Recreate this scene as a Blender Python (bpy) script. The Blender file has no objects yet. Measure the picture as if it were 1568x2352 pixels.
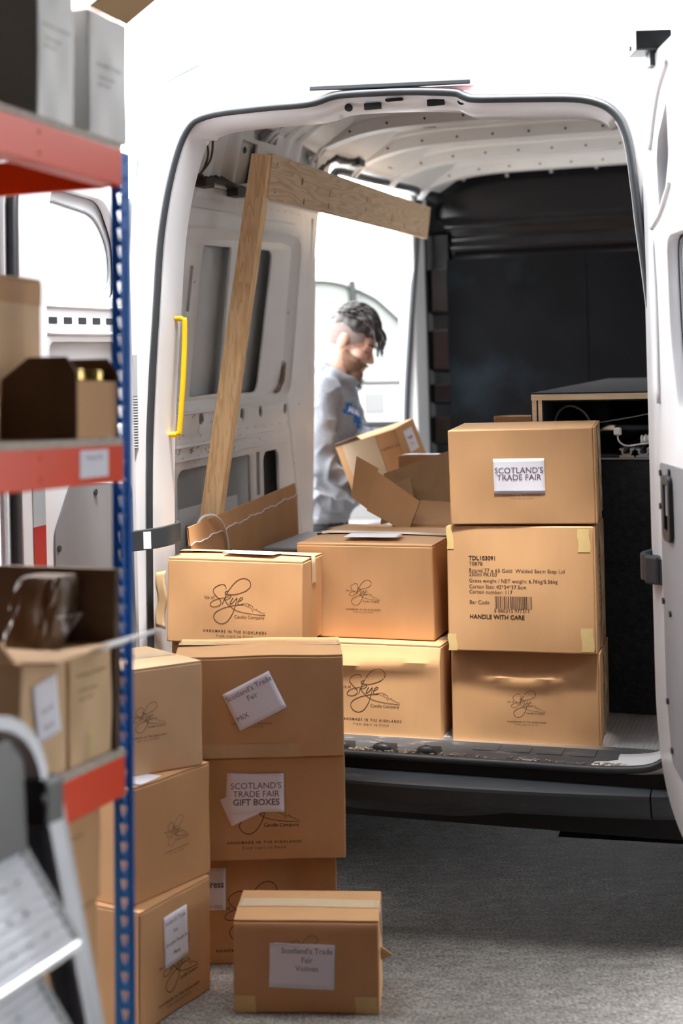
import bpy, bmesh, math, random
from mathutils import Vector, Matrix, Euler
from mathutils.bvhtree import BVHTree
from mathutils import noise as mnoise
R = math.radians
S = bpy.context.scene
COL = S.collection
random.seed(7)

# ------------------------------------------------------------------ camera
cam_data = bpy.data.cameras.new('camera')
cam = bpy.data.objects.new('camera', cam_data)
COL.objects.link(cam)
cam_data.sensor_fit = 'VERTICAL'
cam_data.sensor_height = 36.0
cam_data.lens = 50.0
cam_data.shift_y = -(1176 - 768) / 2352.0
cam_data.clip_start = 0.05
cam_data.dof.use_dof = True
cam_data.dof.focus_distance = 4.2
cam_data.dof.aperture_fstop = 2.0
cam.matrix_world = Matrix.Translation((0, 0, 1.44)) @ Matrix.Rotation(R(93), 4, 'X') @ Matrix.Rotation(R(-0.8), 4, 'Z')
S.camera = cam

# ------------------------------------------------------------------ sky, sun, exposure
world = bpy.data.worlds.new('sky')
S.world = world
world.use_nodes = True
bg = world.node_tree.nodes['Background']
bg.inputs['Color'].default_value = (0.96, 0.98, 1.0, 1)
bg.inputs['Strength'].default_value = 11.5
sun_data = bpy.data.lights.new('sun', 'SUN')
sun = bpy.data.objects.new('sun', sun_data)
COL.objects.link(sun)
sun_data.energy = 8.6
sun_data.angle = R(5)
sun_data.color = (1.0, 0.96, 0.9)
sun.rotation_euler = (R(15.4), R(2), 0)
S.view_settings.view_transform = 'Standard'
S.view_settings.look = 'None'
S.view_settings.exposure = 0.32
S.view_settings.gamma = 1.0
S.view_settings.use_curve_mapping = False

# ------------------------------------------------------------------ materials
def mat(name, col, rough=0.6, metal=0.0, var=None, bump=None, spec=None, emit=None, stretch=(1, 1, 1), var2=None):
    """var=(scale, amount) brightness mottling; var2=(scale, lo, hi, colour) worn patches; bump=(scale, strength)."""
    m = bpy.data.materials.new(name)
    m.use_nodes = True
    nt = m.node_tree
    b = nt.nodes['Principled BSDF']
    b.inputs['Base Color'].default_value = (*col, 1)
    b.inputs['Roughness'].default_value = rough
    b.inputs['Metallic'].default_value = metal
    if spec is not None:
        b.inputs['Specular IOR Level'].default_value = spec
    tc = nt.nodes.new('ShaderNodeTexCoord')
    mp = nt.nodes.new('ShaderNodeMapping')
    mp.inputs['Scale'].default_value = stretch
    nt.links.new(tc.outputs['Object'], mp.inputs['Vector'])
    last = None
    if var:
        n = nt.nodes.new('ShaderNodeTexNoise')
        n.inputs['Scale'].default_value = var[0]
        n.inputs['Detail'].default_value = 5
        nt.links.new(mp.outputs[0], n.inputs['Vector'])
        mr = nt.nodes.new('ShaderNodeMapRange')
        mr.inputs['From Min'].default_value = 0.25
        mr.inputs['From Max'].default_value = 0.75
        mr.inputs['To Min'].default_value = 1 - var[1]
        mr.inputs['To Max'].default_value = 1 + var[1]
        nt.links.new(n.outputs['Fac'], mr.inputs['Value'])
        mx = nt.nodes.new('ShaderNodeMix')
        mx.data_type = 'RGBA'
        mx.blend_type = 'MULTIPLY'
        mx.inputs['Factor'].default_value = 1.0
        mx.inputs['A'].default_value = (*col, 1)
        nt.links.new(mr.outputs[0], mx.inputs['B'])
        last = mx.outputs['Result']
    if var2:
        n = nt.nodes.new('ShaderNodeTexNoise')
        n.inputs['Scale'].default_value = var2[0]
        n.inputs['Detail'].default_value = 8
        n.inputs['Roughness'].default_value = 0.65
        nt.links.new(mp.outputs[0], n.inputs['Vector'])
        mr = nt.nodes.new('ShaderNodeMapRange')
        mr.inputs['From Min'].default_value = var2[1]
        mr.inputs['From Max'].default_value = var2[2]
        nt.links.new(n.outputs['Fac'], mr.inputs['Value'])
        mx = nt.nodes.new('ShaderNodeMix')
        mx.data_type = 'RGBA'
        nt.links.new(mr.outputs[0], mx.inputs['Factor'])
        if last is not None:
            nt.links.new(last, mx.inputs['A'])
        else:
            mx.inputs['A'].default_value = (*col, 1)
        mx.inputs['B'].default_value = (*var2[3], 1)
        last = mx.outputs['Result']
    if last is not None:
        nt.links.new(last, b.inputs['Base Color'])
    if bump:
        n = nt.nodes.new('ShaderNodeTexNoise')
        n.inputs['Scale'].default_value = bump[0]
        n.inputs['Detail'].default_value = 6
        nt.links.new(mp.outputs[0], n.inputs['Vector'])
        bp = nt.nodes.new('ShaderNodeBump')
        bp.inputs['Strength'].default_value = bump[1]
        bp.inputs['Distance'].default_value = 0.01
        nt.links.new(n.outputs['Fac'], bp.inputs['Height'])
        nt.links.new(bp.outputs[0], b.inputs['Normal'])
    if emit:
        b.inputs['Emission Color'].default_value = (*emit[0], 1)
        b.inputs['Emission Strength'].default_value = emit[1]
    return m

def wood_mat(name, light, dark, axis, ring=26.0, dist=5.0, knots=True, squash=0.16):
    m = bpy.data.materials.new(name)
    m.use_nodes = True
    nt = m.node_tree
    b = nt.nodes['Principled BSDF']
    b.inputs['Roughness'].default_value = 0.65
    tc = nt.nodes.new('ShaderNodeTexCoord')
    mp = nt.nodes.new('ShaderNodeMapping')
    sc = [1.0, 1.0, 1.0]
    sc[axis] = squash
    mp.inputs['Scale'].default_value = sc
    nt.links.new(tc.outputs['Object'], mp.inputs['Vector'])
    nz = nt.nodes.new('ShaderNodeTexNoise')
    nz.inputs['Scale'].default_value = dist
    nz.inputs['Detail'].default_value = 3
    nt.links.new(mp.outputs[0], nz.inputs['Vector'])
    ml = nt.nodes.new('ShaderNodeMath')
    ml.operation = 'MULTIPLY'
    ml.inputs[1].default_value = ring
    nt.links.new(nz.outputs['Fac'], ml.inputs[0])
    sn = nt.nodes.new('ShaderNodeMath')
    sn.operation = 'FRACT'
    nt.links.new(ml.outputs[0], sn.inputs[0])
    rp = nt.nodes.new('ShaderNodeValToRGB')
    rp.color_ramp.elements[0].color = (*light, 1)
    rp.color_ramp.elements[0].position = 0.35
    rp.color_ramp.elements[1].color = (*dark, 1)
    rp.color_ramp.elements[1].position = 0.95
    nt.links.new(sn.outputs[0], rp.inputs['Fac'])
    last = rp.outputs['Color']
    if knots:
        vo = nt.nodes.new('ShaderNodeTexVoronoi')
        vo.inputs['Scale'].default_value = 11.5
        mp2 = nt.nodes.new('ShaderNodeMapping')
        sc2 = [1.0, 1.0, 1.0]
        sc2[axis] = 0.6
        mp2.inputs['Scale'].default_value = sc2
        nt.links.new(tc.outputs['Object'], mp2.inputs['Vector'])
        nt.links.new(mp2.outputs[0], vo.inputs['Vector'])
        mr = nt.nodes.new('ShaderNodeMapRange')
        mr.inputs['From Min'].default_value = 0.05
        mr.inputs['From Max'].default_value = 0.10
        mr.inputs['To Min'].default_value = 0.8
        mr.inputs['To Max'].default_value = 0.0
        nt.links.new(vo.outputs['Distance'], mr.inputs['Value'])
        mx = nt.nodes.new('ShaderNodeMix')
        mx.data_type = 'RGBA'
        nt.links.new(mr.outputs[0], mx.inputs['Factor'])
        nt.links.new(last, mx.inputs['A'])
        mx.inputs['B'].default_value = (dark[0] * 0.45, dark[1] * 0.4, dark[2] * 0.35, 1)
        last = mx.outputs['Result']
    nt.links.new(last, b.inputs['Base Color'])
    return m

M = {}
M['kraft'] = mat('kraft_cardboard', (0.56, 0.315, 0.145), 0.82, var=(14, 0.05), bump=(60, 0.03), stretch=(1, 1, 0.35))
M['kraft_b'] = mat('kraft_cardboard_pale', (0.68, 0.46, 0.265), 0.82, var=(11, 0.06), bump=(60, 0.03), stretch=(1, 1, 0.35))
M['kraft_in'] = mat('kraft_cardboard_inner', (0.54, 0.36, 0.19), 0.88, var=(20, 0.07), bump=(40, 0.05))
M['kraft_edge'] = mat('corrugated_edge', (0.42, 0.26, 0.13), 0.95, var=(180, 0.35))
M['kraft_dark'] = mat('dark_shaded_cardboard', (0.12, 0.075, 0.045), 0.85, var=(16, 0.12))  # kraft board with the shade of camera-facing sides put into its colour
M['kraft_white'] = mat('glare_white_cardboard', (0.83, 0.82, 0.81), 0.8, var=(7, 0.03))  # glare on the top-deck kraft cartons, put into the colour as white
M['tape'] = mat('clear_parcel_tape', (0.60, 0.47, 0.32), 0.28, var=(25, 0.04))
M['masking'] = mat('masking_tape', (0.68, 0.50, 0.21), 0.6, var=(40, 0.06))
M['paper'] = mat('white_paper', (0.80, 0.79, 0.86), 0.7, var=(9, 0.02))
M['ink'] = mat('brown_black_print', (0.045, 0.022, 0.018), 0.7)
M['ink_grey'] = mat('toner_print', (0.14, 0.09, 0.14), 0.7)
M['white'] = mat('white_van_paint', (0.80, 0.80, 0.82), 0.22, var=(3, 0.02))
M['white_in'] = mat('primed_inner_steel', (0.78, 0.795, 0.81), 0.42, var=(5, 0.05), var2=(26, 0.69, 0.72, (0.05, 0.05, 0.055)))
M['skin_grey'] = mat('grey_inner_skin', (0.56, 0.59, 0.60), 0.6, var=(4, 0.04))
M['roof_in'] = mat('roof_inner_steel', (0.70, 0.69, 0.67), 0.4, var=(6, 0.06))
M['rubber'] = mat('black_rubber', (0.035, 0.04, 0.045), 0.45, var=(30, 0.1))
M['plastic'] = mat('black_plastic', (0.028, 0.03, 0.034), 0.42, var=(12, 0.2), bump=(300, 0.04))
M['bumper'] = mat('dusty_black_bumper', (0.036, 0.042, 0.05), 0.55, var=(9, 0.35), var2=(22, 0.60, 0.8, (0.13, 0.135, 0.14)), stretch=(0.25, 1, 1))
M['tread'] = mat('dusty_scuff_plate', (0.06, 0.063, 0.068), 0.6, var=(12, 0.3), var2=(30, 0.56, 0.72, (0.26, 0.23, 0.20)), stretch=(0.4, 1, 1))
M['black_paint'] = mat('black_painted_steel', (0.007, 0.007, 0.008), 0.16, var=(5, 0.2), spec=0.4)
M['black_ply'] = mat('black_faced_plywood', (0.005, 0.0053, 0.006), 0.8, var=(6, 0.25), var2=(2.2, 0.50, 0.75, (0.012, 0.017, 0.022)), spec=0.06)
M['felt'] = mat('black_carpet_lining', (0.018, 0.021, 0.026), 0.95, var=(60, 0.4), bump=(160, 0.4))
M['ply_edge'] = mat('plywood_edge', (0.56, 0.42, 0.27), 0.7, var=(60, 0.2), stretch=(0.1, 0.1, 3))
M['alu'] = mat('aluminium', (0.72, 0.73, 0.75), 0.32, metal=0.9, var=(20, 0.05))
M['alu_dull'] = mat('dull_aluminium', (0.42, 0.43, 0.46), 0.5, metal=0.35, var=(14, 0.08))
M['mat_grey'] = mat('ribbed_floor_mat', (0.33, 0.32, 0.32), 0.6, var=(15, 0.1))
M['hardboard'] = mat('grey_door_lining', (0.235, 0.235, 0.25), 0.6, var=(6, 0.1), var2=(9, 0.70, 0.78, (0.5, 0.5, 0.52)), stretch=(1, 1, 0.3))
M['yellow'] = mat('yellow_handrail', (0.90, 0.56, 0.012), 0.3)
M['blue'] = mat('blue_rack_paint', (0.004, 0.14, 0.52), 0.45, var=(14, 0.12), spec=0.2)
M['orange'] = mat('orange_rack_paint', (0.76, 0.05, 0.003), 0.36, var=(6, 0.06), spec=0.18)
M['chip'] = mat('chipboard', (0.46, 0.40, 0.34), 0.8, var=(90, 0.25))
M['red'] = mat('red_reflector', (0.42, 0.01, 0.015), 0.3)
M['lens_red'] = mat('red_lamp_lens', (0.75, 0.32, 0.33), 0.2)
M['lens_grey'] = mat('grey_lamp_lens', (0.42, 0.45, 0.47), 0.18)
M['wire'] = mat('black_wiring_tape', (0.016, 0.014, 0.014), 0.5, bump=(80, 0.3))
M['brown_wire'] = mat('brown_wire', (0.09, 0.04, 0.03), 0.5)
M['cable_white'] = mat('white_cable', (0.74, 0.70, 0.66), 0.5)
M['cable_grey'] = mat('grey_cable', (0.30, 0.31, 0.32), 0.4)
M['gold'] = mat('gold_lid', (0.62, 0.46, 0.16), 0.25, metal=0.8)
M['glass_jar'] = mat('amber_jar_glass', (0.20, 0.12, 0.05), 0.15)
M['film'] = mat('brown_shrink_film', (0.17, 0.105, 0.06), 0.22, var=(12, 0.3), bump=(16, 0.7), stretch=(3, 3, 0.6))
M['grey_plastic'] = mat('grey_plastic_crate', (0.25, 0.27, 0.29), 0.4)
M['tyre'] = mat('tyre_rubber', (0.02, 0.02, 0.021), 0.8)
M['under'] = mat('underbody_black', (0.010, 0.010, 0.011), 0.9)
M['pine'] = wood_mat('pine_batten', (0.84, 0.60, 0.34), (0.70, 0.44, 0.21), 2, ring=7, dist=30, knots=False, squash=0.022)
M['pine_board'] = wood_mat('pine_board', (0.66, 0.49, 0.32), (0.50, 0.34, 0.20), 0, ring=20, dist=9, squash=0.10, knots=False)
M['skin'] = mat('skin', (0.50, 0.285, 0.215), 0.5, var=(16, 0.05))
M['hair'] = mat('dark_brown_hair', (0.026, 0.02, 0.019), 0.5, var=(60, 0.4), stretch=(4, 1, 1))
M['hair_fade'] = mat('cropped_hair', (0.19, 0.145, 0.13), 0.8, var=(200, 0.2))
M['beard'] = mat('short_brown_beard', (0.15, 0.075, 0.042), 0.8, var=(170, 0.5), bump=(200, 0.5))
M['hoodie'] = mat('grey_marl_fleece', (0.235, 0.245, 0.275), 0.95, var=(90, 0.12), bump=(120, 0.15))
M['trousers'] = mat('black_trousers', (0.014, 0.013, 0.015), 0.9, var=(40, 0.2))
M['print_blue'] = mat('blue_chest_print', (0.02, 0.12, 0.36), 0.8)
M['shoe'] = mat('dark_shoe', (0.03, 0.03, 0.03), 0.6)
M['glass'] = mat('pale_window_glass', (0.62, 0.72, 0.71), 0.08)
M['far_glass'] = mat('darkened_window_glass', (0.155, 0.178, 0.168), 0.25, spec=0.2)  # glass toned down so the far panes show
M['far_trim'] = mat('grey_body_trim', (0.11, 0.115, 0.117), 0.6, spec=0.2)
M['far_seal'] = mat('far_window_rubber', (0.018, 0.02, 0.02), 0.8, spec=0.05)
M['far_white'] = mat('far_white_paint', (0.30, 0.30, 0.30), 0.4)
M['dirt'] = mat('brown_rust_dirt', (0.17, 0.11, 0.08), 0.9, var=(30, 0.3))
M['chaff'] = mat('dry_debris', (0.34, 0.26, 0.18), 0.95, var=(60, 0.4))
M['siding'] = mat('pale_pink_cladding', (0.62, 0.47, 0.42), 0.7, var=(3, 0.12), stretch=(8, 8, 0.15))
M['render'] = mat('white_bounce_render', (0.78, 0.77, 0.75), 0.8, var=(2, 0.05))
M['shed'] = mat('dark_shed_lining', (0.05, 0.045, 0.04), 0.9, var=(3, 0.2))

# ------------------------------------------------------------------ mesh building
class MB:
    def __init__(self):
        self.v = []
        self.f = []
    def add(self, vs, fs):
        o = len(self.v)
        self.v += [tuple(p) for p in vs]
        self.f += [tuple(i + o for i in f) for f in fs]
        return self
    def box(self, x0, x1, y0, y1, z0, z1, X=None):
        vs = [Vector((x, y, z)) for z in (z0, z1) for y in (y0, y1) for x in (x0, x1)]
        if X is not None:
            vs = [X @ v for v in vs]
        return self.add(vs, [(0, 2, 3, 1), (4, 5, 7, 6), (0, 1, 5, 4), (2, 6, 7, 3), (0, 4, 6, 2), (1, 3, 7, 5)])
    def grid(self, fn, nu, nv, closed_u=False):
        vs = [fn(i / nu, j / nv) for j in range(nv + 1) for i in range(nu + (0 if closed_u else 1))]
        w = nu if closed_u else nu + 1
        fs = []
        for j in range(nv):
            for i in range(nu):
                k = (i + 1) % w if closed_u else i + 1
                fs.append((j * w + i, j * w + k, (j + 1) * w + k, (j + 1) * w + i))
        return self.add(vs, fs)
    def loft(self, rings, closed=True, caps=False):
        n = len(rings[0])
        vs = [p for r in rings for p in r]
        fs = []
        for a in range(len(rings) - 1):
            for i in range(n if closed else n - 1):
                j = (i + 1) % n
                fs.append((a * n + i, a * n + j, (a + 1) * n + j, (a + 1) * n + i))
        if caps:
            fs.append(tuple(reversed(range(n))))
            fs.append(tuple((len(rings) - 1) * n + i for i in range(n)))
        return self.add(vs, fs)
    def tube(self, pts, r, n=8, closed=False, caps=True, flat=None):
        pts = [Vector(p) for p in pts]
        m = len(pts)
        rings = []
        prev = None
        for i in range(m):
            if closed:
                t = pts[(i + 1) % m] - pts[i - 1]
            else:
                t = pts[min(i + 1, m - 1)] - pts[max(i - 1, 0)]
            t.normalize()
            if prev is None:
                a = Vector((0, 0, 1)) if abs(t.z) < 0.9 else Vector((1, 0, 0))
                prev = (a - t * a.dot(t)).normalized()
            else:
                prev = (prev - t * prev.dot(t)).normalized()
            b = t.cross(prev)
            rr = r[i] if isinstance(r, (list, tuple)) else r
            rings.append([pts[i] + (prev * math.cos(2 * math.pi * k / n) + b * math.sin(2 * math.pi * k / n)) * rr for k in range(n)])
        if closed:
            rings.append(rings[0])
        return self.loft(rings, True, caps and not closed)
    def disc(self, c, ax, r, h, n=20):
        """a short cylinder from c along ax"""
        ax = Vector(ax).normalized()
        return self.tube([Vector(c), Vector(c) + ax * h], r, n)
    def slab(self, quad, t):
        """a sheet with thickness t from four corners, thickened along its normal"""
        q = [Vector(p) for p in quad]
        n = (q[1] - q[0]).cross(q[3] - q[0]).normalized() * t
        vs = q + [p - n for p in q]
        return self.add(vs, [(0, 1, 2, 3), (7, 6, 5, 4), (0, 4, 5, 1), (1, 5, 6, 2), (2, 6, 7, 3), (3, 7, 4, 0)])
    def build(self, name, m, parent=None, smooth=False, bevel=None, loc=None, rot=None, weld=True, auto=None, subd=0):
        me = bpy.data.meshes.new(name)
        me.from_pydata(self.v, [], self.f)
        bm = bmesh.new()
        bm.from_mesh(me)
        if weld:
            bmesh.ops.remove_doubles(bm, verts=bm.verts, dist=1e-5)
        bmesh.ops.recalc_face_normals(bm, faces=bm.faces)
        if smooth or auto:
            for f in bm.faces:
                f.smooth = True
            if auto:
                for e in bm.edges:
                    if len(e.link_faces) == 2 and e.calc_face_angle(0) > R(auto):
                        e.smooth = False
        bm.to_mesh(me)
        bm.free()
        o = bpy.data.objects.new(name, me)
        COL.objects.link(o)
        me.materials.append(M[m] if isinstance(m, str) else m)
        if parent is not None:
            o.parent = parent
        if loc is not None:
            o.location = loc
        if rot is not None:
            o.rotation_euler = rot
        if bevel:
            b = o.modifiers.new('bevel', 'BEVEL')
            b.width = bevel
            b.segments = 2
            b.limit_method = 'ANGLE'
            b.angle_limit = R(35)
        if subd:
            s = o.modifiers.new('subd', 'SUBSURF')
            s.levels = subd
            s.render_levels = subd
        return o

def empty(name, loc, rot=(0, 0, 0)):
    o = bpy.data.objects.new(name, None)
    o.empty_display_size = 0.1
    COL.objects.link(o)
    o.location = loc
    o.rotation_euler = rot
    return o

def tag(o, label=None, cat=None, group=None, kind=None):
    if label: o['label'] = label
    if cat: o['category'] = cat
    if group: o['group'] = group
    if kind: o['kind'] = kind
    return o

def smooth_path(pts, n=8, closed=False):
    """Catmull-Rom through points (any dimension, as Vectors)"""
    P = [Vector(p) for p in pts]
    m = len(P)
    out = []
    rng = m if closed else m - 1
    for i in range(rng):
        if closed:
            a, b, c, d = P[i - 1], P[i], P[(i + 1) % m], P[(i + 2) % m]
        else:
            a, b, c, d = P[max(i - 1, 0)], P[i], P[i + 1], P[min(i + 2, m - 1)]
        for k in range(n):
            t = k / n
            out.append(0.5 * ((2 * b) + (c - a) * t + (2 * a - 5 * b + 4 * c - d) * t * t + (3 * b - a - 3 * c + d) * t ** 3))
    if not closed:
        out.append(P[-1])
    return out

def rrect(x0, x1, y0, y1, r, n=5):
    r = min(r, (x1 - x0) / 2 - 1e-4, (y1 - y0) / 2 - 1e-4)
    out = []
    for cx, cy, a in ((x1 - r, y0 + r, -90), (x1 - r, y1 - r, 0), (x0 + r, y1 - r, 90), (x0 + r, y0 + r, 180)):
        for k in range(n + 1):
            t = R(a + 90 * k / n)
            out.append((cx + r * math.cos(t), cy + r * math.sin(t)))
    return out

def round_poly(pts, r, n=4):
    out = []
    m = len(pts)
    for i in range(m):
        p = Vector(pts[i]); a = Vector(pts[i - 1]); b = Vector(pts[(i + 1) % m])
        da = (a - p); db = (b - p)
        rr = min(r, da.length * 0.45, db.length * 0.45)
        s = p + da.normalized() * rr
        e = p + db.normalized() * rr
        for k in range(n + 1):
            t = k / n
            out.append(tuple((1 - t) ** 2 * s + 2 * t * (1 - t) * p + t * t * e))
    return out

def ellipse(cx, cy, rx, ry, rot=0, n=16):
    c, s = math.cos(rot), math.sin(rot)
    return [(cx + rx * math.cos(t) * c - ry * math.sin(t) * s, cy + rx * math.cos(t) * s + ry * math.sin(t) * c)
            for t in (2 * math.pi * k / n for k in range(n))]

def holed(outer, holes, t, fn, bev=0.0015, dense=None):
    """a plate of thickness t with holes, mapped by fn(u, v, w): returns an MB (w runs -t..0)"""
    cu = bpy.data.curves.new('plate', 'CURVE')
    cu.dimensions = '2D'
    cu.fill_mode = 'BOTH'
    cu.extrude = t / 2 - bev
    cu.bevel_depth = bev
    cu.bevel_resolution = 1
    for loop in [outer] + holes:
        sp = cu.splines.new('POLY')
        sp.points.add(len(loop) - 1)
        for p, q in zip(sp.points, loop):
            p.co = (q[0], q[1], 0, 1)
        sp.use_cyclic_u = True
    o = bpy.data.objects.new('plate', cu)
    me = bpy.data.meshes.new_from_object(o)
    bm = bmesh.new()
    bm.from_mesh(me)
    bmesh.ops.remove_doubles(bm, verts=bm.verts, dist=1e-5)
    if dense:
        for _ in range(1):
            es = [e for e in bm.edges if e.calc_length() > dense]
            bmesh.ops.subdivide_edges(bm, edges=es, cuts=3, use_grid_fill=False)
            bmesh.ops.triangulate(bm, faces=[f for f in bm.faces if len(f.verts) > 4])
    mb = MB()
    bm.verts.ensure_lookup_table()
    mb.add([fn(v.co.x, v.co.y, v.co.z - t / 2) for v in bm.verts], [[v.index for v in f.verts] for f in bm.faces])
    bm.free()
    bpy.data.meshes.remove(me)
    bpy.data.objects.remove(o)
    bpy.data.curves.remove(cu)
    return mb

def text_geo(s, size, bold=False, spacing=1.0, align='CENTER', line=1.0):
    cu = bpy.data.curves.new('text', 'FONT')
    cu.body = s
    cu.size = size
    cu.align_x = align
    cu.align_y = 'CENTER'
    cu.space_character = spacing
    cu.space_line = line
    cu.resolution_u = 3
    if bold:
        cu.offset = size * 0.022
    o = bpy.data.objects.new('text', cu)
    me = bpy.data.meshes.new_from_object(o)
    vs = [(v.co.x, v.co.y) for v in me.vertices]
    fs = [tuple(p.vertices) for p in me.polygons]
    bpy.data.meshes.remove(me)
    bpy.data.objects.remove(o)
    bpy.data.curves.remove(cu)
    return vs, fs

def add_text(mb, s, size, fn, u=0, v=0, ang=0, **kw):
    vs, fs = text_geo(s, size, **kw)
    c, sn = math.cos(ang), math.sin(ang)
    mb.add([fn(u + x * c - y * sn, v + x * sn + y * c) for x, y in vs], fs)

def ribbon(mb, pts, w, fn):
    """a flat stroke of varying width along 2-D points"""
    P = [Vector(p) for p in pts]
    m = len(P)
    vs, fs = [], []
    for i in range(m):
        t = (P[min(i + 1, m - 1)] - P[max(i - 1, 0)])
        if t.length < 1e-9: t = Vector((1, 0))
        t.normalize()
        nrm = Vector((-t.y, t.x))
        ww = w(i / (m - 1)) if callable(w) else w
        vs += [fn(*(P[i] + nrm * ww / 2)), fn(*(P[i] - nrm * ww / 2))]
    for i in range(m - 1):
        fs.append((2 * i, 2 * i + 1, 2 * i + 3, 2 * i + 2))
    mb.add(vs, fs)
# ------------------------------------------------------------------ ground and the shed the camera stands in
def ground():
    m = bpy.data.materials.new('worn_concrete')
    m.use_nodes = True
    nt = m.node_tree
    b = nt.nodes['Principled BSDF']
    b.inputs['Roughness'].default_value = 0.75
    tc = nt.nodes.new('ShaderNodeTexCoord')
    def nz(scale, detail, rough, stretch=(1, 1, 1)):
        mp = nt.nodes.new('ShaderNodeMapping')
        mp.inputs['Scale'].default_value = stretch
        nt.links.new(tc.outputs['Object'], mp.inputs['Vector'])
        n = nt.nodes.new('ShaderNodeTexNoise')
        n.inputs['Scale'].default_value = scale
        n.inputs['Detail'].default_value = detail
        n.inputs['Roughness'].default_value = rough
        nt.links.new(mp.outputs[0], n.inputs['Vector'])
        return n.outputs['Fac']
    def ramp(src, stops):
        r = nt.nodes.new('ShaderNodeValToRGB')
        e = r.color_ramp.elements
        e[0].position, e[0].color = stops[0][0], (*stops[0][1], 1)
        e[1].position, e[1].color = stops[-1][0], (*stops[-1][1], 1)
        for p, c in stops[1:-1]:
            k = e.new(p); k.color = (*c, 1)
        nt.links.new(src, r.inputs['Fac'])
        return r.outputs['Color']
    base = ramp(nz(1.3, 8, 0.65), [(0.3, (0.17, 0.155, 0.14)), (0.7, (0.30, 0.285, 0.265))])
    fine = ramp(nz(75, 4, 0.75, (1.6, 1, 1)), [(0.33, (0.30, 0.28, 0.26)), (0.5, (0.95, 0.95, 0.95)), (0.66, (1.5, 1.48, 1.45))])
    mx = nt.nodes.new('ShaderNodeMix'); mx.data_type = 'RGBA'; mx.blend_type = 'MULTIPLY'
    mx.inputs['Factor'].default_value = 1
    nt.links.new(base, mx.inputs['A']); nt.links.new(fine, mx.inputs['B'])
    mid = ramp(nz(14, 5, 0.7, (1, 2, 1)), [(0.35, (0.72, 0.7, 0.68)), (0.65, (1.2, 1.2, 1.2))])
    mx2 = nt.nodes.new('ShaderNodeMix'); mx2.data_type = 'RGBA'; mx2.blend_type = 'MULTIPLY'
    mx2.inputs['Factor'].default_value = 1
    nt.links.new(mx.outputs['Result'], mx2.inputs['A']); nt.links.new(mid, mx2.inputs['B'])
    nt.links.new(mx2.outputs['Result'], b.inputs['Base Color'])
    bp = nt.nodes.new('ShaderNodeBump'); bp.inputs['Strength'].default_value = 0.5; bp.inputs['Distance'].default_value = 0.006
    nt.links.new(nz(60, 5, 0.7), bp.inputs['Height']); nt.links.new(bp.outputs[0], b.inputs['Normal'])
    g = MB().box(-9, 9, -5, 16, -0.2, 0.0).build('floor', m)
    tag(g, kind='structure')
ground()

def wall(name, x0, x1, y0, y1, z0, z1, m='shed'):
    o = MB().box(x0, x1, y0, y1, z0, z1).build(name, m)
    tag(o, kind='structure')
    return o
CE, CH, RX = 3.50, 2.6, 3.5
wall('floor', -3.2, RX, -4.85, 3.24, 0.0, 0.004)  # unseen dark slab added to cut ground bounce onto the low carton
wall('ceiling', -3.2, RX + 0.15, -5, CE, CH, CH + 0.15)
wall('wall_back', -3.2, RX + 0.15, -5.0, -4.85, 0, CH)
wall('wall_left', -3.2, -3.05, -4.85, CE, 0, CH)
wall('wall_right', RX, RX + 0.15, -4.85, CE, 0, CH)
wall('wall_bounce', RX + 0.15, 8.0, CE - 0.15, CE, 0, 2.75, 'render')  # unseen pale outer wall, added to bounce skylight into the van
wall('wall_far', -6.0, -1.05, 6.6, 6.75, 0, 4.2, 'siding')

# ------------------------------------------------------------------ the candle company mark
LOGO = [
    (11, [(590, 380), (572, 312), (520, 285), (440, 300), (352, 350), (310, 412), (332, 474), (402, 548), (462, 604), (482, 662), (440, 722), (350, 748), (268, 735), (248, 692), (290, 640), (372, 596), (460, 573), (545, 556)]),
    (12, [(510, 695), (540, 608), (582, 515), (642, 408), (722, 298), (812, 208), (902, 160), (982, 148), (1062, 176), (1112, 252), (1092, 330), (1012, 400), (882, 455), (762, 485), (645, 486), (574, 470), (568, 442), (600, 423), (640, 417)]),
    (10, [(552, 585), (592, 592), (650, 568), (690, 530), (694, 506), (650, 510), (592, 545), (552, 580), (602, 660), (682, 730), (762, 785), (862, 825), (1002, 851), (1152, 870), (1302, 882), (1425, 886)]),
    (12, [(742, 543), (700, 612), (674, 672), (694, 678), (742, 640), (800, 574), (822, 556), (800, 660), (772, 762), (732, 870), (672, 970), (602, 1050), (502, 1090), (410, 1070), (345, 1010), (324, 940), (360, 868), (432, 814), (542, 764), (662, 730), (782, 703), (902, 690), (952, 682)]),
    (11, [(858, 622), (930, 580), (946, 546), (908, 540), (862, 590), (840, 650), (862, 686), (904, 686), (952, 666)]),
    (7, [(890, 688), (960, 668), (1012, 660), (1062, 666), (1076, 712), (1086, 668), (1112, 690), (1152, 712), (1172, 762), (1202, 782), (1240, 762), (1244, 796), (1262, 795), (1312, 820), (1372, 843), (1425, 848)]),
    (6, [(950, 684), (1032, 711), (1112, 746), (1142, 776), (1170, 830)]),
]
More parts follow.
